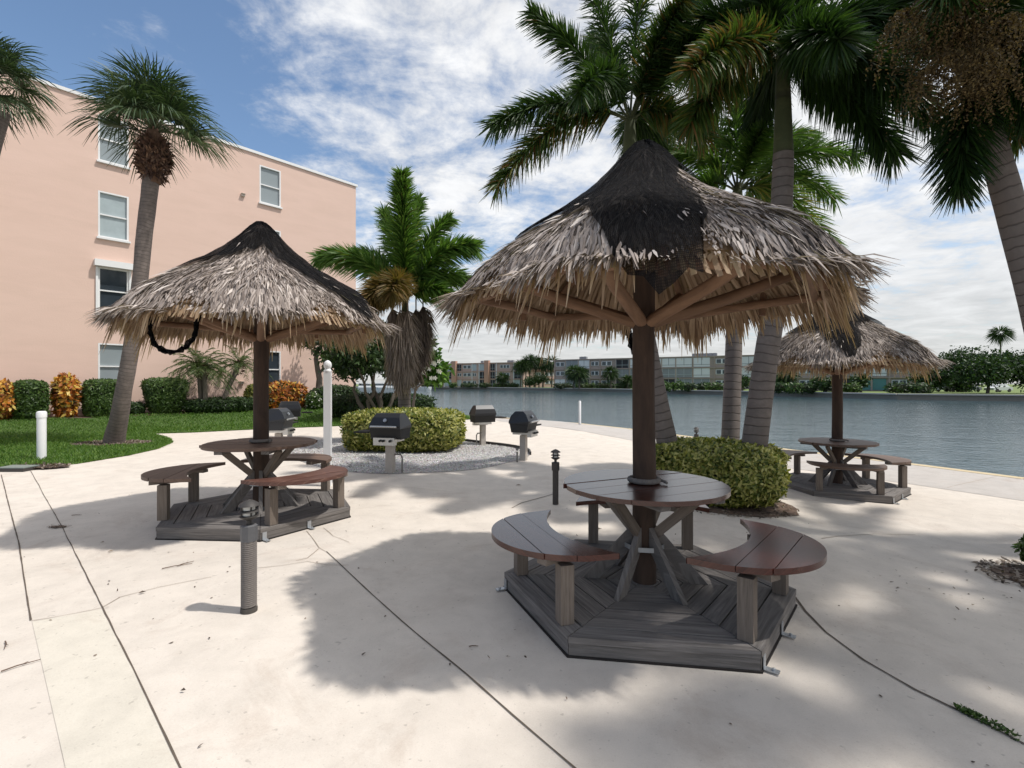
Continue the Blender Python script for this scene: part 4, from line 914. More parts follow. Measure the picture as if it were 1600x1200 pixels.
# off to the right: palms whose shade falls on the patio
for (X, Y, z, lab) in ((8.8, 3.6, 8.8, 'palm beyond the right edge of the photo, beside the flower cluster palm'), (8.1, 1.6, 9.2, 'palm beyond the right edge of the photo, second nearest to the viewer'), (9.6, 5.0, 9.4, 'palm beyond the right edge, the one farthest to the right'), (6.6, 2.3, 8.6, 'palm outside the right edge of the photo and closest to the viewer')):
    c = Vector((X, Y, z)); fr_ = [(c + Vector((2.5 * math.cos(a), 2.5 * math.sin(a), -.5 + .9 * (i % 2))), .32) for i, a in enumerate(np.linspace(.2, 6.2, 11))]
    foxtail(lab, on(X + .3, Y), [on(X + .3, Y), Vector((X + .1, Y, 2.5)), Vector((X, Y, z - .8))], [.19, .16, .13], c, fr_, M['foxtail'], 'palms at the right side', nl=300)

def fan(bl, b, base, d, pet, rad, droop, nseg=34, T=None):
    d = d.normalized(); side = d.cross(Vector((0, 0, 1)))
    if side.length < .1: side = Vector((1, 0, 0))
    side.normalize(); up = side.cross(d); hub = base + d * pet + Vector((0, 0, -droop * .18)); b.tube([base, base + d * pet * .5 + Vector((0, 0, .02)), hub], [.022, .016, .012], 5, False)
    an = np.linspace(-1.95, 1.95, nseg) + rng.normal(0, .03, nseg); dv = np.array(list(d)); sv = np.array(list(side)); uv_ = np.array(list(up))
    fold = .35 * np.cos(an)[:, None]
    D = dv * np.cos(an * .9)[:, None] + sv * np.sin(an * .9)[:, None] + uv_ * (.25 - fold) ; D = unit(D)
    ln = rad * (.72 + .28 * np.cos(an * .8)) * (.85 + .3 * rng.random(nseg)); P = np.repeat(np.array([list(hub)]), nseg, 0)
    Nn = np.repeat(uv_[None], nseg, 0) + rng.normal(0, .35, (nseg, 3)); mid = P + D * (ln * .55)[:, None]
    T_ = None if T is None else np.clip(T + rng.normal(0, .15, nseg), 0, 1)
    bl.add(P, D, Nn, ln * .58, .042, .02, T_, .2)
    D2 = D + np.array([0, 0, -1.]) * (droop * (.5 + rng.random((nseg, 1)))); bl.add(mid, D2, Nn, ln * .55, .026, .3, T_, .55)
def sabal(label, base, path, radii, crown, n, R_, boots=True, tmin=-35):
    o = empty('cabbage_palm', base); B = Vector(base); tag(o, label, 'palm tree', 'cabbage palms by the pink building'); sp = smooth3(path)
    b = MB(); b.tube([p - B for p in sp], list(np.interp(np.linspace(0, 1, len(sp)), np.linspace(0, 1, len(radii)), radii)), 20, True, None, .06); mk(o, 'trunk', b, M['sabtrunk'], True)
    c = Vector(crown) - B
    if boots:
        bl = BL(); k = 900; a = rng.random(k) * 2 * PI; h = rng.random(k); r = .19 + .19 * np.sin(np.clip(h, 0, 1) * PI * .8 + .2); P = np.stack([np.cos(a) * r * .8, np.sin(a) * r * .8, -1.2 + h * .95], 1) + np.array(list(c))
        D = np.stack([np.cos(a) * .6, np.sin(a) * .6, .55 - 1.3 * (rng.random(k) < .4)], 1) + rdir(k) * .4; bl.add(P, D, np.stack([np.cos(a), np.sin(a), 0 * a], 1) + rdir(k) * .3, .17 * (.6 + .8 * rng.random(k)), .06, .1); bl.build('leaf_boots', M['boot'], o)
        b = MB(); b.lathe([(.15, -1.35), (.18, -1.05), (.25, -.75), (.27, -.45), (.2, -.12), (.08, .1)], c, 14); mk(o, 'boot_core', b, M['boot'], True)
    bl = BL(); b = MB()
    for i in range(n):
        a = i * 2.39996 + rnd.gauss(0, .2); el = R(tmin + (88 - tmin) * (i / n) ** .85); d = Vector((math.cos(a) * math.cos(el), math.sin(a) * math.cos(el), math.sin(el)))
        fan(bl, b, c + d * .1, d, R_ * .40 * (.85 + .3 * rnd.random()), R_ * .62 * (.85 + .3 * rnd.random()), (.30 + .35 * (1 - i / n)), 44, .3 + .4 * rnd.random())
    q = bl.build('crown', M['sabal'], o); mk(q, 'leaf_stalks', b, M['shaft'])
    return o
x, y = G(178, 694); sabal('cabbage palm with curved grey trunk and rust-brown knob of leaf bases under its crown', on(x, y), [on(x, y), AT(196, 600, 12.7), AT(216, 470, 12.8), AT(228, 340, 12.9), AT(239, 262, 12.9)], [.25, .18, .17, .18, .19], AT(240, 205, 12.9), 36, 1.72, True, -6)
sabal('cabbage palm at the left edge of the photo of which mostly the crown shows', on(-14.2, 12.6), [on(-14.2, 12.6), (-14.0, 12.7, 5), AT(0, 175, 13.)], [.28, .21, .2], AT(-20, 125, 13.), 30, 1.35, False)

def pygmy(label, stems_, crowns):
    o = empty('date_palm', on(*stems_[0][0])); B = Vector(o.location); tag(o, label, 'palm tree', 'small date palms by the pink wall'); b = MB()
    bl = BL(); st = MB(); boots = BL()
    for base, c in stems_:
        bs = on(*base); b.tube([p - B for p in smooth3([bs, (bs + c) / 2 + Vector((.05, 0, .1)), c])], [.10, .09, .085, .08, .08, .09, .1, .1, .11, .11, .12][:len(smooth3([bs, bs, bs]))] if False else .09, 10, True, None, .1)
        k = 200; u = rdir(k); boots.add(np.array(list(c - B)) + u * np.array([.16, .16, .28]) + np.array([0, 0, -.12]), u + np.array([0, 0, .4]), rdir(k), .10, .04, 0)
        for i in range(26):
            a = i * 2.4; el = R(-5 + 75 * (i / 26)); d = Vector((math.cos(a) * math.cos(el), math.sin(a) * math.cos(el), math.sin(el))); L_ = 1.35
            tip = c + d * L_ + Vector((0, 0, -.75 * math.cos(el) * L_)); frond(bl, st, c - B, tip - B, .35, 90, .22, .016, .25, None, .012, .1, .3)
    mk(o, 'trunk', b, M['bark'], True); boots.build('leaf_bases', M['boot'], o); q = bl.build('crown', M['date'], o); mk(q, 'rachis', st, M['date'])
def wp(px, w): return wallp(px, w)
x, y = wp(314, 1.3); x2, y2 = wp(320, 1.45); pygmy('small twin-stemmed date palm against the pink wall, left of the shelter post', [((x, y), AT(309, 572, y)), ((x2, y2), AT(318, 576, y2))], 0)
x, y = wp(338, 1.5); pygmy('small date palm leaning right, partly behind the shelter post', [((x, y), AT(374, 570, y + 1.0))], 0)

# ------------------------------------------------------------ broadleaf trees
def limb(b, a, c, r0, r1, jig=.08, n=6):
    pts = [a + (c - a) * i / n + Vector((rnd.gauss(0, jig * .6), rnd.gauss(0, jig * .6), 0)) * (0 < i < n) for i in range(n + 1)]
    b.tube(pts, [r0 + (r1 - r0) * i / n for i in range(n + 1)], 7, False, None, .05)
def clumps(bl, cs, nper, ls, T=None):
    for c, r in cs:
        n = int(nper * r * r); u = rdir(n); rr = rng.random(n) ** .4; P = np.array(list(c)) + u * rr[:, None] * r * np.array([1, 1, .72]) * (1 + .2 * rng.normal(size=(n, 1)))
        bl.add(P, rdir(n), u * .5 + rdir(n), ls * (.6 + .8 * rng.random(n)), ls * .5, .15, None if T is None else np.clip(T + rng.normal(0, .25, n), 0, 1), .2)
def tree(name, label, base, trunks, cs, material, ls, nper, cat='tree', tr=.09, group=None):
    o = empty(name, base); B = Vector(base); tag(o, label, cat, group); b = MB()
    for p in trunks: limb(b, Vector(p[0]) - B, Vector(p[1]) - B, tr * p[2], tr * p[2] * .45)
    mk(o, 'trunk', b, M['bark'], True); bl = BL(); clumps(bl, [(Vector(c) - B, r) for c, r in cs], nper, ls); bl.build('crown', material, o); return o
# wide multi-stemmed tree between building and palm
B0 = on(-5.6, 21.); ts = []
for (bx, tx, ty, Y, r) in ((570, 548, 590, 21, 1.), (573, 585, 585, 20.6, 1.), (592, 606, 592, 21, 1.), (596, 575, 570, 21.6, 1.1), (600, 632, 588, 21.4, .9), (588, 560, 575, 20, .8)): ts.append((AT(bx, 648, 21), AT(tx, ty, Y), r))
cs = [(AT(px, py, Y), r) for px, py, Y, r in ((530, 560, 20.5, .8), (555, 545, 20, .9), (580, 532, 21, 1.0), (605, 540, 21, 1.0), (625, 550, 22, .8), (560, 575, 20.5, .7), (590, 560, 20, .85), (612, 572, 21, .6), (640, 545, 22, .8), (570, 555, 22, 1), (540, 580, 21.5, .5), (635, 585, 21.5, .4))]
tree('spreading_tree', 'broad dark leafy tree with several bare curving stems beside the building corner', B0, ts, cs, M['dark_leaf'], .17, 1300, tr=.10)
cs = [(AT(px, py, 19.5), r) for px, py, r in ((655, 545, .5), (668, 560, .55), (680, 575, .55), (672, 590, .4), (690, 590, .25), (655, 580, .5), (660, 530, .4), (640, 570, .4))]
o = tree('frangipani_tree', 'bright green frangipani with a few white blossoms right of the dead palm fronds', on(-4.0, 19.5), [(on(-4., 19.5), AT(655, 570, 19.5), 1.), (AT(650, 610, 19.5), AT(675, 580, 19.5), .6)], cs, M['frangi'], .28, 900, tr=.07)
B = Vector(o.location)
for _ in range(16):
    p = AT(rnd.uniform(655, 690), rnd.uniform(545, 592), 18.95) - B; b = MB(); v = []; f = []
    for k in range(5):
        a = 2 * PI * k / 5; d = Vector((math.cos(a), -.35, math.sin(a))); e = Vector((-math.sin(a), 0, math.cos(a))) * .03; n0 = len(v)
        v += [p, p + d * .05 + e, p + d * .10, p + d * .05 - e]; f.append((n0, n0 + 1, n0 + 2, n0 + 3))
    v = [tuple(q) for q in v]; hub = [tuple(p)]; idx = {}; b.add(hub + [q for k in range(5) for q in v[k * 4 + 1:k * 4 + 4]], [(0, 1 + 3 * k, 2 + 3 * k, 3 + 3 * k) for k in range(5)]); mk(o, 'blossom', b, M['flower'])
c_ = Vector(wallp(497, 1.2)); tree('slim_tree', 'slim dark trunk with loose leaves against the far end of the pink wall', on(*c_), [(on(*c_), AT(497, 545, c_.y), 2.2), (AT(499, 590, c_.y), AT(515, 540, c_.y), .9)], [(AT(px, py, c_.y), r) for px, py, r in ((485, 535, .5), (505, 530, .6), (522, 535, .55), (495, 548, .35), (515, 552, .4))], M['dark_leaf'], .15, 1100, tr=.09)

# ------------------------------------------------------------ pink building
bo = empty('apartment_building', (WC.x, WC.y, 0), az); tag(bo, 'four storey pink stucco apartment building on the left with white framed windows', 'building')
# local frame: x along wall, y = into the building, z up
LW, RW, ROOF = -14.0, 10.45, 12.35
cols = [(-.47, .47), (5.42, 6.40)]; sills = [1.42, 4.32, 7.22, 10.12]; WH = 1.76
b = MB(); xs = [LW] + [v for c in cols for v in c] + [RW]; zs = [-.5] + [v for s_ in sills for v in (s_, s_ + WH)] + [ROOF]
for i in range(len(xs) - 1):
    for j in range(len(zs) - 1):
        if i % 2 == 1 and j % 2 == 1:
            x0, x1, z0, z1 = xs[i], xs[i + 1], zs[j], zs[j + 1]; d = .12
            b.add([(x0, 0, z0), (x1, 0, z0), (x1, 0, z1), (x0, 0, z1), (x0, d, z0), (x1, d, z0), (x1, d, z1), (x0, d, z1)], [(0, 1, 5, 4), (1, 2, 6, 5), (2, 3, 7, 6), (3, 0, 4, 7)]); continue
        b.add([(xs[i], 0, zs[j]), (xs[i + 1], 0, zs[j]), (xs[i + 1], 0, zs[j + 1]), (xs[i], 0, zs[j + 1])], [(0, 1, 2, 3)])
b.add([(RW, 0, -.5), (RW, 14, -.5), (RW, 14, ROOF), (RW, 0, ROOF)], [(0, 1, 2, 3)]); b.add([(LW, 0, -.5), (LW, 14, -.5), (LW, 14, ROOF), (LW, 0, ROOF)], [(3, 2, 1, 0)])
b.add([(LW, 14, -.5), (RW, 14, -.5), (RW, 14, ROOF), (LW, 14, ROOF)], [(3, 2, 1, 0)]); b.add([(LW, 0, ROOF), (RW, 0, ROOF), (RW, 14, ROOF), (LW, 14, ROOF)], [(0, 1, 2, 3)])
mk(bo, 'wall', b, M['stucco'])
b = MB(); b.box(((LW + RW) / 2, -.02, ROOF + .03), (RW - LW + .16, .10, .12)); b.box((RW + .02, 7.03, ROOF + .03), (.10, 13.9, .118)); mk(bo, 'roof_trim', b, M['whitep'])
for ci, (x0, x1) in enumerate(cols):
    for fi, z0 in enumerate(sills):
        w = x1 - x0; xc = (x0 + x1) / 2; z1 = z0 + WH; fwd = .015; t = .055; b = MB()
        sh_ = (ci == 0 and fi == 1)
        for sx in (-1, 1): b.box((xc + sx * (w / 2 - t / 2), .045, (z0 + z1) / 2), (t, .10, WH - .004))
        b.box((xc, .046, z1 - t / 2 - .002), (w - 2 * t - .002, .10, t)); b.box((xc, .046, z0 + t / 2 + .002), (w - 2 * t - .002, .10, t))
        b.box((xc, .052, (z0 + z1) / 2), (w - 2 * t - .004, .06, .05))
        wf = mk(bo, 'window', b, M['whitep'])
        b = MB(); b.box((xc, .085, (z0 + z1) / 2), (w - 2 * t, .01, WH - 2 * t)); mk(wf, 'pane', b, M['glass_dark'] if sh_ or (ci == 1 and fi == 0) else (M['glass'] if fi in (0, 3) or ci == 1 else M['glass_curtain']))
        b = MB(); b.box((xc, -.035, z0 - .04), (w + .10, .13, .07)); mk(wf, 'sill', b, M['whitep'] if fi != 0 else M['stucco'])
        if sh_:
            b = MB(); b.box((xc, -.12, z1 + .13), (w + .26, .24, .24)); mk(wf, 'shutter_box', b, M['whitep'])
            b = MB()
            for sx in (-1, 1): b.box((xc + sx * (w / 2 + .04), -.03, (z0 + z1) / 2), (.07, .06, WH))
            mk(wf, 'shutter_rail', b, M['whitep'])
for (px, py) in ((379, 305), (377, 598)):
    k = (px - 800) / F; s_ = (k * WC.y - WC.x) / (WU.x - k * WU.y); Yd = (WC + WU * s_).y; z = H - (py - YH) / F * Yd
    b = MB(); b.box((s_, -.05, z), (.16, .10, .14)); b.box((s_, -.085, z + .05), (.18, .13, .02)); mk(bo, 'wall_vent', b, M['far_cream'])

# ------------------------------------------------------------ far bank
FB = [(-260, 300), (-71, 231), (-43, 208), (-10, 189), (27, 149), (41.5, 116), (55, 95), (61, 79), (74, 71), (100, 55), (140, 20)]
flat = lambda x, y: 0.
sheet('far_bank', FB + [(400, 20), (600, 500), (0, 700), (-400, 500)], -.10, M['far_lawn'], 40, zf=flat)
mb = MB()
for a, b_ in zip(FB[:-1], FB[1:]):
    mb.add([(*a, -.11), (*b_, -.11), (*b_, -2), (*a, -2)], [(0, 1, 2, 3)], None, .5)
mb.build('far_seawall', M['seawall'])['kind'] = 'structure'
mb = MB()
for a, b_ in zip(FB[:-1], FB[1:]): mb.beam((*a, -.13), (*b_, -.13), .8, .22)
mb.build('far_seawall_cap', M['prom'])['kind'] = 'structure'
def apartment(label, P0, P1, px0, px1, bays, ht=9.0, wallm='far_brown', units=(), depth=12, roofm='far_brown'):
    P0, P1 = Vector(P0), Vector(P1); u_ = (P1 - P0).normalized(); an_ = math.atan2(u_.y, u_.x); o = empty('distant_apartment_building', (*P0, -.1), an_); tag(o, label, 'building', 'apartment buildings across the water')
    Lg = (P1 - P0).length
    def sx(px): k = (px - 800) / F; return (k * P0.y - P0.x) / (u_.x - k * u_.y)
    b = MB(); b.box((Lg / 2, depth / 2, ht / 2), (Lg, depth, ht)); mk(o, 'wall', b, M[wallm])
    b = MB(); b.box((Lg / 2, depth / 2, ht + .15), (Lg + .8, depth + .8, .3)); mk(o, 'roof', b, M[roofm])
    fh = ht / 3
    for bay in bays:
        a, c, kinds = sx(bay[0]), sx(bay[1]), bay[2]
        for fl, kd in enumerate(kinds):                    # top to bottom
            z0 = (2 - fl) * fh; w = c - a; xc = (a + c) / 2
            if kd == 'W' or kd == 'w':
                n = 3 if w > 5 else 2; f = MB(); p = MB(); ww = min(w * .8, 4.2) if kd == 'W' else w * .45
                f.box((xc, -.06, z0 + fh * .58), (ww, .12, 1.35)); q = mk(o, 'window', f, M['far_white'])
                for i in range(n): p.box((xc - ww / 2 + ww * (i + .5) / n, -.13, z0 + fh * .58), (ww / n * .74, .04, 1.1))
                mk(q, 'pane', p, M['far_glass'])
            elif kd == 'P': continue
            elif kd in 'SGDBTCO':
                m_ = {'S': 'far_white', 'G': 'far_grey', 'D': 'far_dark', 'B': 'far_pale', 'T': 'teal', 'C': 'far_cream', 'O': 'far_orange'}[kd]
                f = MB()
                if kd in 'SG': f.box((xc, -.10, z0 + fh * .52), (w * .94, .2, fh * .86))
                else: f.box((xc, -.05, z0 + fh * .50), (w * .90, .10, fh * .82))
                q = mk(o, {'S': 'shutter', 'G': 'screen', 'D': 'opening', 'B': 'panel', 'T': 'door', 'C': 'panel', 'O': 'panel'}[kd], f, M[m_])
                if kd in 'GD':
                    r_ = MB(); k = max(2, int(w / 1.6))
                    for i in range(k + 1): r_.box((a + w * .05 + w * .9 * i / k, -.23, z0 + fh * .52), (.09, .05, fh * .86))
                    r_.box((xc, -.235, z0 + fh * .38), (w * .9, .05, .1)); mk(q, 'mullion', r_, M['far_pale'])
                if kd == 'S': r_ = MB(); r_.box((xc, -.22, z0 + fh * .30), (w * .94, .05, .12)); r_.box((xc, -.225, z0 + fh * .6), (.12, .05, fh * .7)); mk(q, 'rail', r_, M['far_grey'])
        f = MB(); f.box((a, -.16, ht / 2), (.3, .32, ht)); mk(o, 'pilaster', f, M[bay[3] if len(bay) > 3 else wallm])
    f = MB()
    for fl in (1, 2): f.box((Lg / 2, -.2, fl * fh), (Lg, .4, .22))
    mk(o, 'floor_slab', f, M[roofm])
    for px in units:
        f = MB(); f.box((sx(px), 3.5, ht + .75), (1.3, 1.3, .9)); f.lathe([(.5, 0), (.5, .08)], (sx(px), 3.5, ht + 1.2), 12); mk(o, 'air_conditioner', f, M['far_grey'])
    return o, sx
o, sx = apartment('long salmon three storey building across the water with two tall terracotta piers', ((620 - 800) / F * 222, 222), ((818 - 800) / F * 196, 196), 620, 818,
    [(622, 640, 'WWW'), (640, 668, 'CWD'), (668, 690, 'BWW'), (695, 708, 'BDB', 'far_white'), (714, 722, 'DWB'), (722, 738, 'WWW'), (738, 745, 'BWW', 'far_white'), (749, 760, 'BDD', 'far_white'), (766, 774, 'DDD'), (776, 802, 'WWW', 'far_white'), (803, 816, 'DDB', 'far_white')],
    9.6, 'far_pink', (700, 748, 790, 795), 12, 'far_pink')
for px in (711, 762): f = MB(); f.box((sx(px), -.5, 5.4), (2.0, 1.6, 10.8)); mk(o, 'pier', f, M['far_orange'])
apartment('peach end building half hidden behind the cluster of far palms', (818 / F * 0 + (822 - 800) / F * 200, 200), ((876 - 800) / F * 205, 205), 822, 876, [(824, 834, 'PPP'), (836, 846, 'wWw'), (850, 866, 'WWW')], 9.9, 'far_pink', (), 10, 'far_orange')
apartment('long taupe three storey building across the water with white shutters and grey screens', ((866 - 800) / F * 168, 168), ((1202 - 800) / F * 136, 136), 866, 1202,
    [(867, 884, 'WWS'), (884, 904, 'GGG'), (904, 922, 'SDD'), (922, 937, 'WWW'), (938, 958, 'WWW'), (962, 983, 'DGD'), (984, 1008, 'SGG'), (1008, 1034, 'SGG'), (1034, 1056, 'SGD'), (1056, 1082, 'SGG'), (1083, 1110, 'SSG'), (1116, 1140, 'WWW'), (1140, 1160, 'WWW'), (1158, 1182, 'SSD'), (1182, 1200, 'GDD')],
    9.2, 'far_brown', (903, 908, 1082, 1088, 1094, 1101, 1108, 1114), 12, 'far_brown')
apartment('taupe building across the water seen under the far shelter roof, with teal doors', ((1207 - 800) / F * 116, 116), ((1436 - 800) / F * 100, 100), 1207, 1436,
    [(1211, 1232, 'GDD'), (1246, 1274, 'WWW'), (1276, 1300, 'WWW'), (1304, 1334, 'GGD'), (1344, 1362, 'SST'), (1362, 1386, 'SST'), (1390, 1420, 'WWW')], 8.6, 'far_brown', (1250, 1330), 12, 'far_brown')
def fartree(label, px, py0, py1, Y, wpx, material='dark_leaf', name='distant_tree', ls=.55, grp='trees across the water', nper=34):
    base = AT(px, py0, Y); h = (py0 - py1) / F * Y; w = wpx / F * Y; r = min(w * .34, h * .36); cs = []
    for i in range(9): cs.append(((base.x + rnd.uniform(-w / 2 + r * .8, w / 2 - r * .8), Y + rnd.uniform(-r, r), base.z + h - r * .8 - rnd.random() * h * .45), r * (.7 + .5 * rnd.random())))
    return tree(name, label, (base.x, Y, -.1), [((base.x, Y, -.1), (base.x + .2, Y, base.z + h * .6), 1.), ((base.x, Y, h * .2), (base.x + w * .25, Y, base.z + h * .7), .6)], cs, M[material], ls, nper / (ls * ls) * .55, 'tree', .25, grp)
def farpalm(label, px, py0, py1, Y, R_=2.0, name='distant_palm', feather=False):
    base = AT(px, py0, Y); base.z = -.1; top = AT(px, py1, Y); o = empty(name, base); tag(o, label, 'palm tree', 'palms across the water')
    b = MB(); b.tube([(0, 0, 0), (.15, 0, (top.z - base.z) * .5), (0, 0, top.z - base.z)], [.28, .2, .18], 8); mk(o, 'trunk', b, M['bark'], True); bl = BL(); c = top - base; n = 420; u = rdir(n); u[:, 2] = u[:, 2] * .8 + .12
    P = np.array(list(c)) + u * R_ * .35; bl.add(P, u + np.array([0, 0, -.15]), rdir(n), R_ * (.6 + .4 * rng.random(n)), .18, .35); bl.build('crown', M['dark_leaf'] if not feather else M['date'], o)
for i, (px, a, c, Y, R_, lab) in enumerate(((821, 602, 570, 185, 3., 'leftmost short palm of the far cluster, in front of the gap'), (827, 602, 563, 186, 3.4, 'taller palm just right of the leftmost in the far cluster'), (836, 602, 565, 188, 3.2, 'middle palm of the far cluster before the peach building'),
        (848, 602, 570, 187, 3.2, 'lower palm right of the middle in the far cluster'), (862, 602, 567, 184, 3.6, 'rightmost palm of the far cluster beside the taupe building'), (813, 603, 572, 184, 3., 'palm against the right end of the salmon building'), (785, 604, 590, 186, 2.6, 'small palm in front of the salmon building windows'),
        (905, 606, 583, 150, 3., 'feathery palm before the grey screens, left of the near shelter post'), (896, 606, 581, 152, 2.8, 'twin feathery palm farther left of the same grey screens'), (954, 607, 582, 150, 2.6, 'feathery palm between the far building windows and the dark screens'),
        (980, 607, 594, 145, 2., 'low palm close to the near shelter post across the water'), (1228, 610, 588, 100, 2.3, 'feathery palm behind the far shelter bench across the water'), (1563, 604, 521, 150, 3., 'tall thin palm rising above the dark tree at the right'))):
    farpalm(lab, px, a, c, Y, R_)
fartree('dark bushy tree cluster filling the gap under the far palms', 842, 604, 580, 180, 50)
fartree('round green bush tree across the water right of the near shelter post', 1052, 609, 592, 112, 34, 'hedge')
fartree('small dark tree across the water between the two right palm trunks', 1160, 610, 585, 108, 26)
fartree('dark tree across the water just left of the far shelter post', 1290, 612, 584, 92, 40)
fartree('dark tree across the water right of the far shelter post', 1345, 612, 580, 92, 28)
fartree('rounded dark tree across the water under the right of the far roof', 1450, 612, 570, 88, 50)
fartree('big dark spreading tree on the far bank at the right edge', 1543, 614, 538, 84, 110, ls=.45, nper=50)
fartree('second big dark tree on the far bank beyond the right palm trunk', 1625, 616, 545, 82, 90, ls=.45, nper=50)
fartree('low dark tree on the far bank between the taupe building and the big trees', 1490, 614, 575, 96, 70)
bushes = [(672, 604, 40, 196), (708, 604, 12, 192), (733, 604, 26, 190), (758, 604, 18, 188), (784, 604, 26, 186), (802, 604, 16, 184), (880, 606, 30, 160), (915, 606, 30, 156), (945, 606, 30, 154), (975, 607, 24, 146), (1040, 608, 40, 118), (1075, 608, 22, 116), (1100, 608, 20, 116), (1118, 608, 30, 114), (1150, 609, 22, 112),
          (1215, 611, 26, 94), (1240, 611, 24, 92), (1262, 611, 24, 92), (1310, 612, 26, 90), (1330, 612, 22, 90), (1405, 613, 36, 86), (1440, 613, 30, 84)]
whr = ['left end of the salmon building', 'foot of the left terracotta pier', 'salmon building between the two piers', 'foot of the right terracotta pier', 'ground floor right of the right pier', 'right end of the salmon building', 'left end of the taupe building', 'dark openings left of the near shelter post', 'windows left of the near shelter post', 'spot just left of the near shelter post',
       'spot just right of the near shelter post', 'grey screens right of the near post', 'white shutters right of the near post', 'taupe wall left of the middle palm trunk', 'gap between middle and right palm trunks', 'dark screens right of the thick palm trunk', 'left windows under the far shelter', 'windows left of the far shelter post', 'spot just right of the far shelter post', 'wall left of the teal doors', 'windows right of the teal doors', 'right end of the building with teal doors']
for i, (px, py, w, Y) in enumerate(bushes):
    wl = w / F * Y; z = AT(px, py, Y).z; o = empty('distant_hedge', ((px - 800) / F * Y, Y, -.1)); tag(o, 'low clipped hedge across the water at the ' + whr[i], 'hedge', 'low hedges across the water')
    leafbox(o, (0, 0, .75), (wl, 1.6, 1.7), 260, M['hedge'] if i % 3 == 1 else M['dark_leaf'], .55, 'foliage', 5); core(o, (0, 0, .75), (wl, 1.6, 1.6))
# parked cars and boats, far off
def car(loc, rz, label, m_):
    o = empty('parked_car', loc, rz); tag(o, label, 'car', 'cars parked across the water'); b = MB()
    pr = [(-2.2, .35), (-2.25, .8), (-1.5, .92), (-.9, 1.42), (.9, 1.45), (1.6, .98), (2.2, .9), (2.25, .35)]; n = len(pr); vs = [(x_, s_ * (.85 if z_ < 1 else .7), z_) for s_ in (-1, 1) for x_, z_ in pr]
    b.add(vs, [tuple(range(n)), tuple(range(n, 2 * n))[::-1]] + [(k, n + k, n + (k + 1) % n, (k + 1) % n) for k in range(n)]); mk(o, 'body', b, m_)
    b = MB(); b.box((0, 0, 1.18), (2.0, 1.62, .34), None, .9); mk(o, 'windows', b, M['far_glass'])
    for xx in (-1.4, 1.4):
        for yy in (-.8, .8): b = MB(); b.tube([(xx, yy - .1, .33), (xx, yy + .1, .33)], .33, 14); mk(o, 'wheel', b, M['black'], True)
for px, Y, lab, c in ((1482, 99, 'white car parked on the far bank, leftmost of three', 'far_white'), (1512, 97, 'grey car parked between two white cars on the far bank', 'far_grey'), (1560, 95, 'silver white car parked on the far bank, rightmost of three', 'far_white')):
    car(((px - 800) / F * Y, Y, -.1), R(10), lab, M[c])
def boat(px, Y, ln, label):
    o = empty('moored_boat', ((px - 800) / F * Y, Y, -1.0), R(20)); tag(o, label, 'boat', 'boats moored beyond the leafy tree'); b = MB()
    pr = [(-.5, .9), (.35, .9), (.5, 0), (.35, -.9), (-.5, -.9)]; b.add([(x_ * ln, y_ * ln * .16 * .7, .0) for x_, y_ in pr] + [(x_ * ln * 1.05, y_ * ln * .17, 1.3) for x_, y_ in pr], [(4, 3, 2, 1, 0), (5, 6, 7, 8, 9)] + [(k, (k + 1) % 5, 5 + (k + 1) % 5, 5 + k) for k in range(5)]); mk(o, 'hull', b, M['far_white'])
    b = MB(); b.box((-.05 * ln, 0, 1.9), (ln * .4, ln * .2, 1.2), None, .85); b.box((-.08 * ln, 0, 2.9), (ln * .3, ln * .2, .12)); mk(o, 'cabin', b, M['far_white'])
    b = MB(); b.box((-.05 * ln, 0, 2.1), (ln * .38, ln * .205, .4)); mk(o, 'cabin_window', b, M['far_glass'])
boat(572, 150, 9, 'white cabin boat, leftmost of those seen through the tree stems'); boat(596, 160, 11, 'white cabin boat seen centrally between the tree stems'); boat(616, 145, 9, 'white cabin boat just left of the stand-alone palm trunk'); boat(650, 165, 10, 'white cabin boat just right of the stand-alone palm trunk')

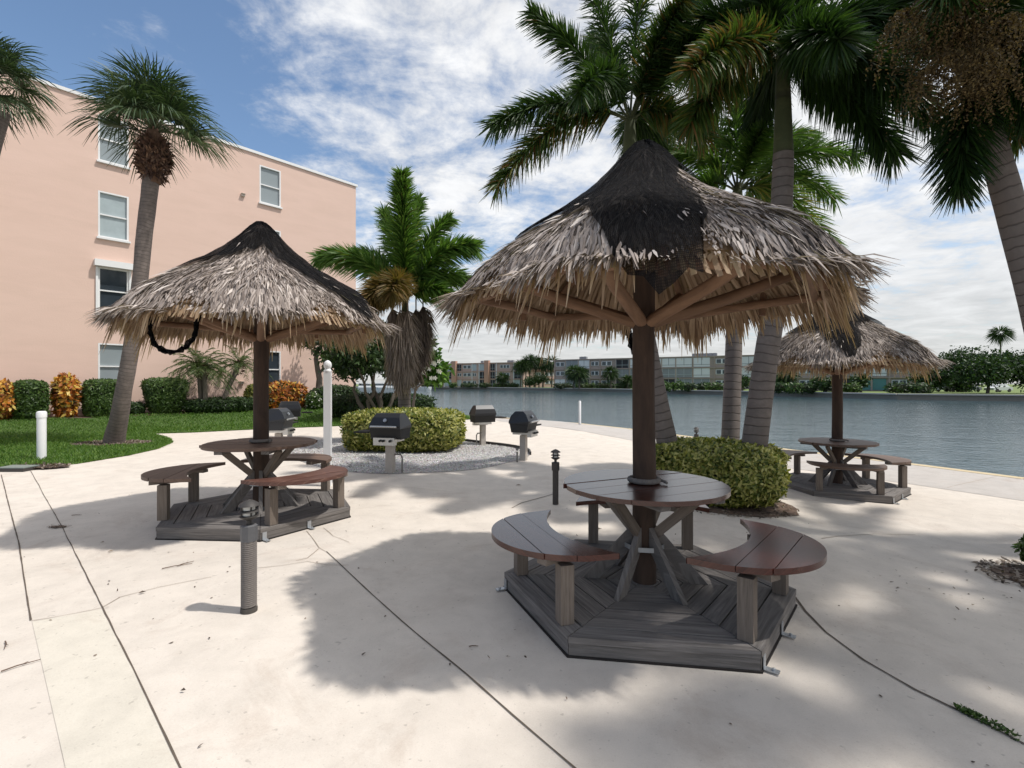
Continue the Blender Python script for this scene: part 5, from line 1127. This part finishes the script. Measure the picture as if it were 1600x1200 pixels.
# ------------------------------------------------------------ litter and weeds on the patio
def twig(px, py, ln, a, label, r=.004, c='mulch', leaf=False):
    x, y = G(px, py); o = empty('twig' if not leaf else 'dry_leaf', on(x, y, .006 + r), a); tag(o, label, 'twig' if not leaf else 'leaf', 'bits of dry litter on the patio'); b = MB()
    if leaf: b.add([(-ln / 2, 0, 0), (0, -ln * .22, .006), (ln / 2, 0, .004), (0, ln * .22, .012), (0, 0, .0)], [(0, 1, 4), (1, 2, 4), (2, 3, 4), (3, 0, 4)]); mk(o, 'blade', b, M['dead'])
    else: b.tube([(-ln / 2, 0, 0), (-ln * .1, ln * .04, .002), (ln / 2, -ln * .02, 0)], [r, r * .9, r * .5], 6); b.tube([(0, ln * .03, 0), (ln * .2, ln * .12, .002)], [r * .6, r * .3], 5); mk(o, 'stem', b, M['mulch'])
twig(277, 886, .22, R(35), 'longest dry twig, on the concrete left of the rope wrapped light'); twig(290, 882, .14, R(60), 'short dry twig crossing the longest one')
twig(33, 1042, .16, R(50), 'reddish twig near the lower left corner'); twig(8, 1010, .12, R(-45), 'dark twig at the very left edge')
twig(120, 806, .11, R(10), 'thin twig beside the dark stain on the left joint'); twig(740, 1012, .06, R(5), 'small twig between joint and platform in the foreground')
twig(173, 863, .05, R(40), 'dark curled leaf left of the left shelter platform', leaf=True); twig(160, 849, .04, R(10), 'tiny dry leaf nearest the left joint', leaf=True); twig(222, 928, .05, R(30), 'greenish dry leaf below the left shelter platform', leaf=True)
twig(286, 1082, .03, R(0), 'black speck of leaf in the lower left', leaf=True); twig(810, 759, .10, R(0), 'dry leaf on the concrete left of the slim dark light', leaf=True); twig(935, 828, .09, R(10), 'dry leaf beneath the nearest table', leaf=True)
b = chips('leaf_litter', disc(4.2, 4.2, 1.1, .9), 45, M['dead'], .022, .008); chips('leaf_litter', disc(.5, 4.5, 4.5, 3.2), 90, M['dead'], .02, .007); chips('leaf_litter', disc(-3.5, 5, 3, 3), 40, M['dead'], .02, .007)
x, y = G(91, 824); st = disc(x, y, .09, .045, 16, .5); sheet('soil_patch', st, .009, M['mulch'], .05); chips('soil_crumbs', disc(x, y, .13, .07), 80, M['dead'], .015, .012)
wpts = P2([(1495, 1109), (1515, 1118), (1535, 1128), (1560, 1142), (1590, 1157), (1602, 1163)]); o = empty('weed_tuft', on(*wpts[2])); tag(o, 'small green weed growing out of the curved joint at the lower right', 'weed'); B = Vector(o.location); bl = BL(); n = 300
P = []
for i in range(n):
    k = rnd.choice([0, 0, 1, 1, 2, 3]); a = Vector(wpts[k]); c = Vector(wpts[k + 1]); q = a + (c - a) * rnd.random(); P.append(list(on(q.x + rnd.gauss(0, .010), q.y + rnd.gauss(0, .010), .006 + rnd.random() * .02) - B))
bl.add(np.array(P), rdir(n) + np.array([0, 0, .6]), rdir(n), .018, .010, .2); bl.build('leaves', M['hedge'], o)
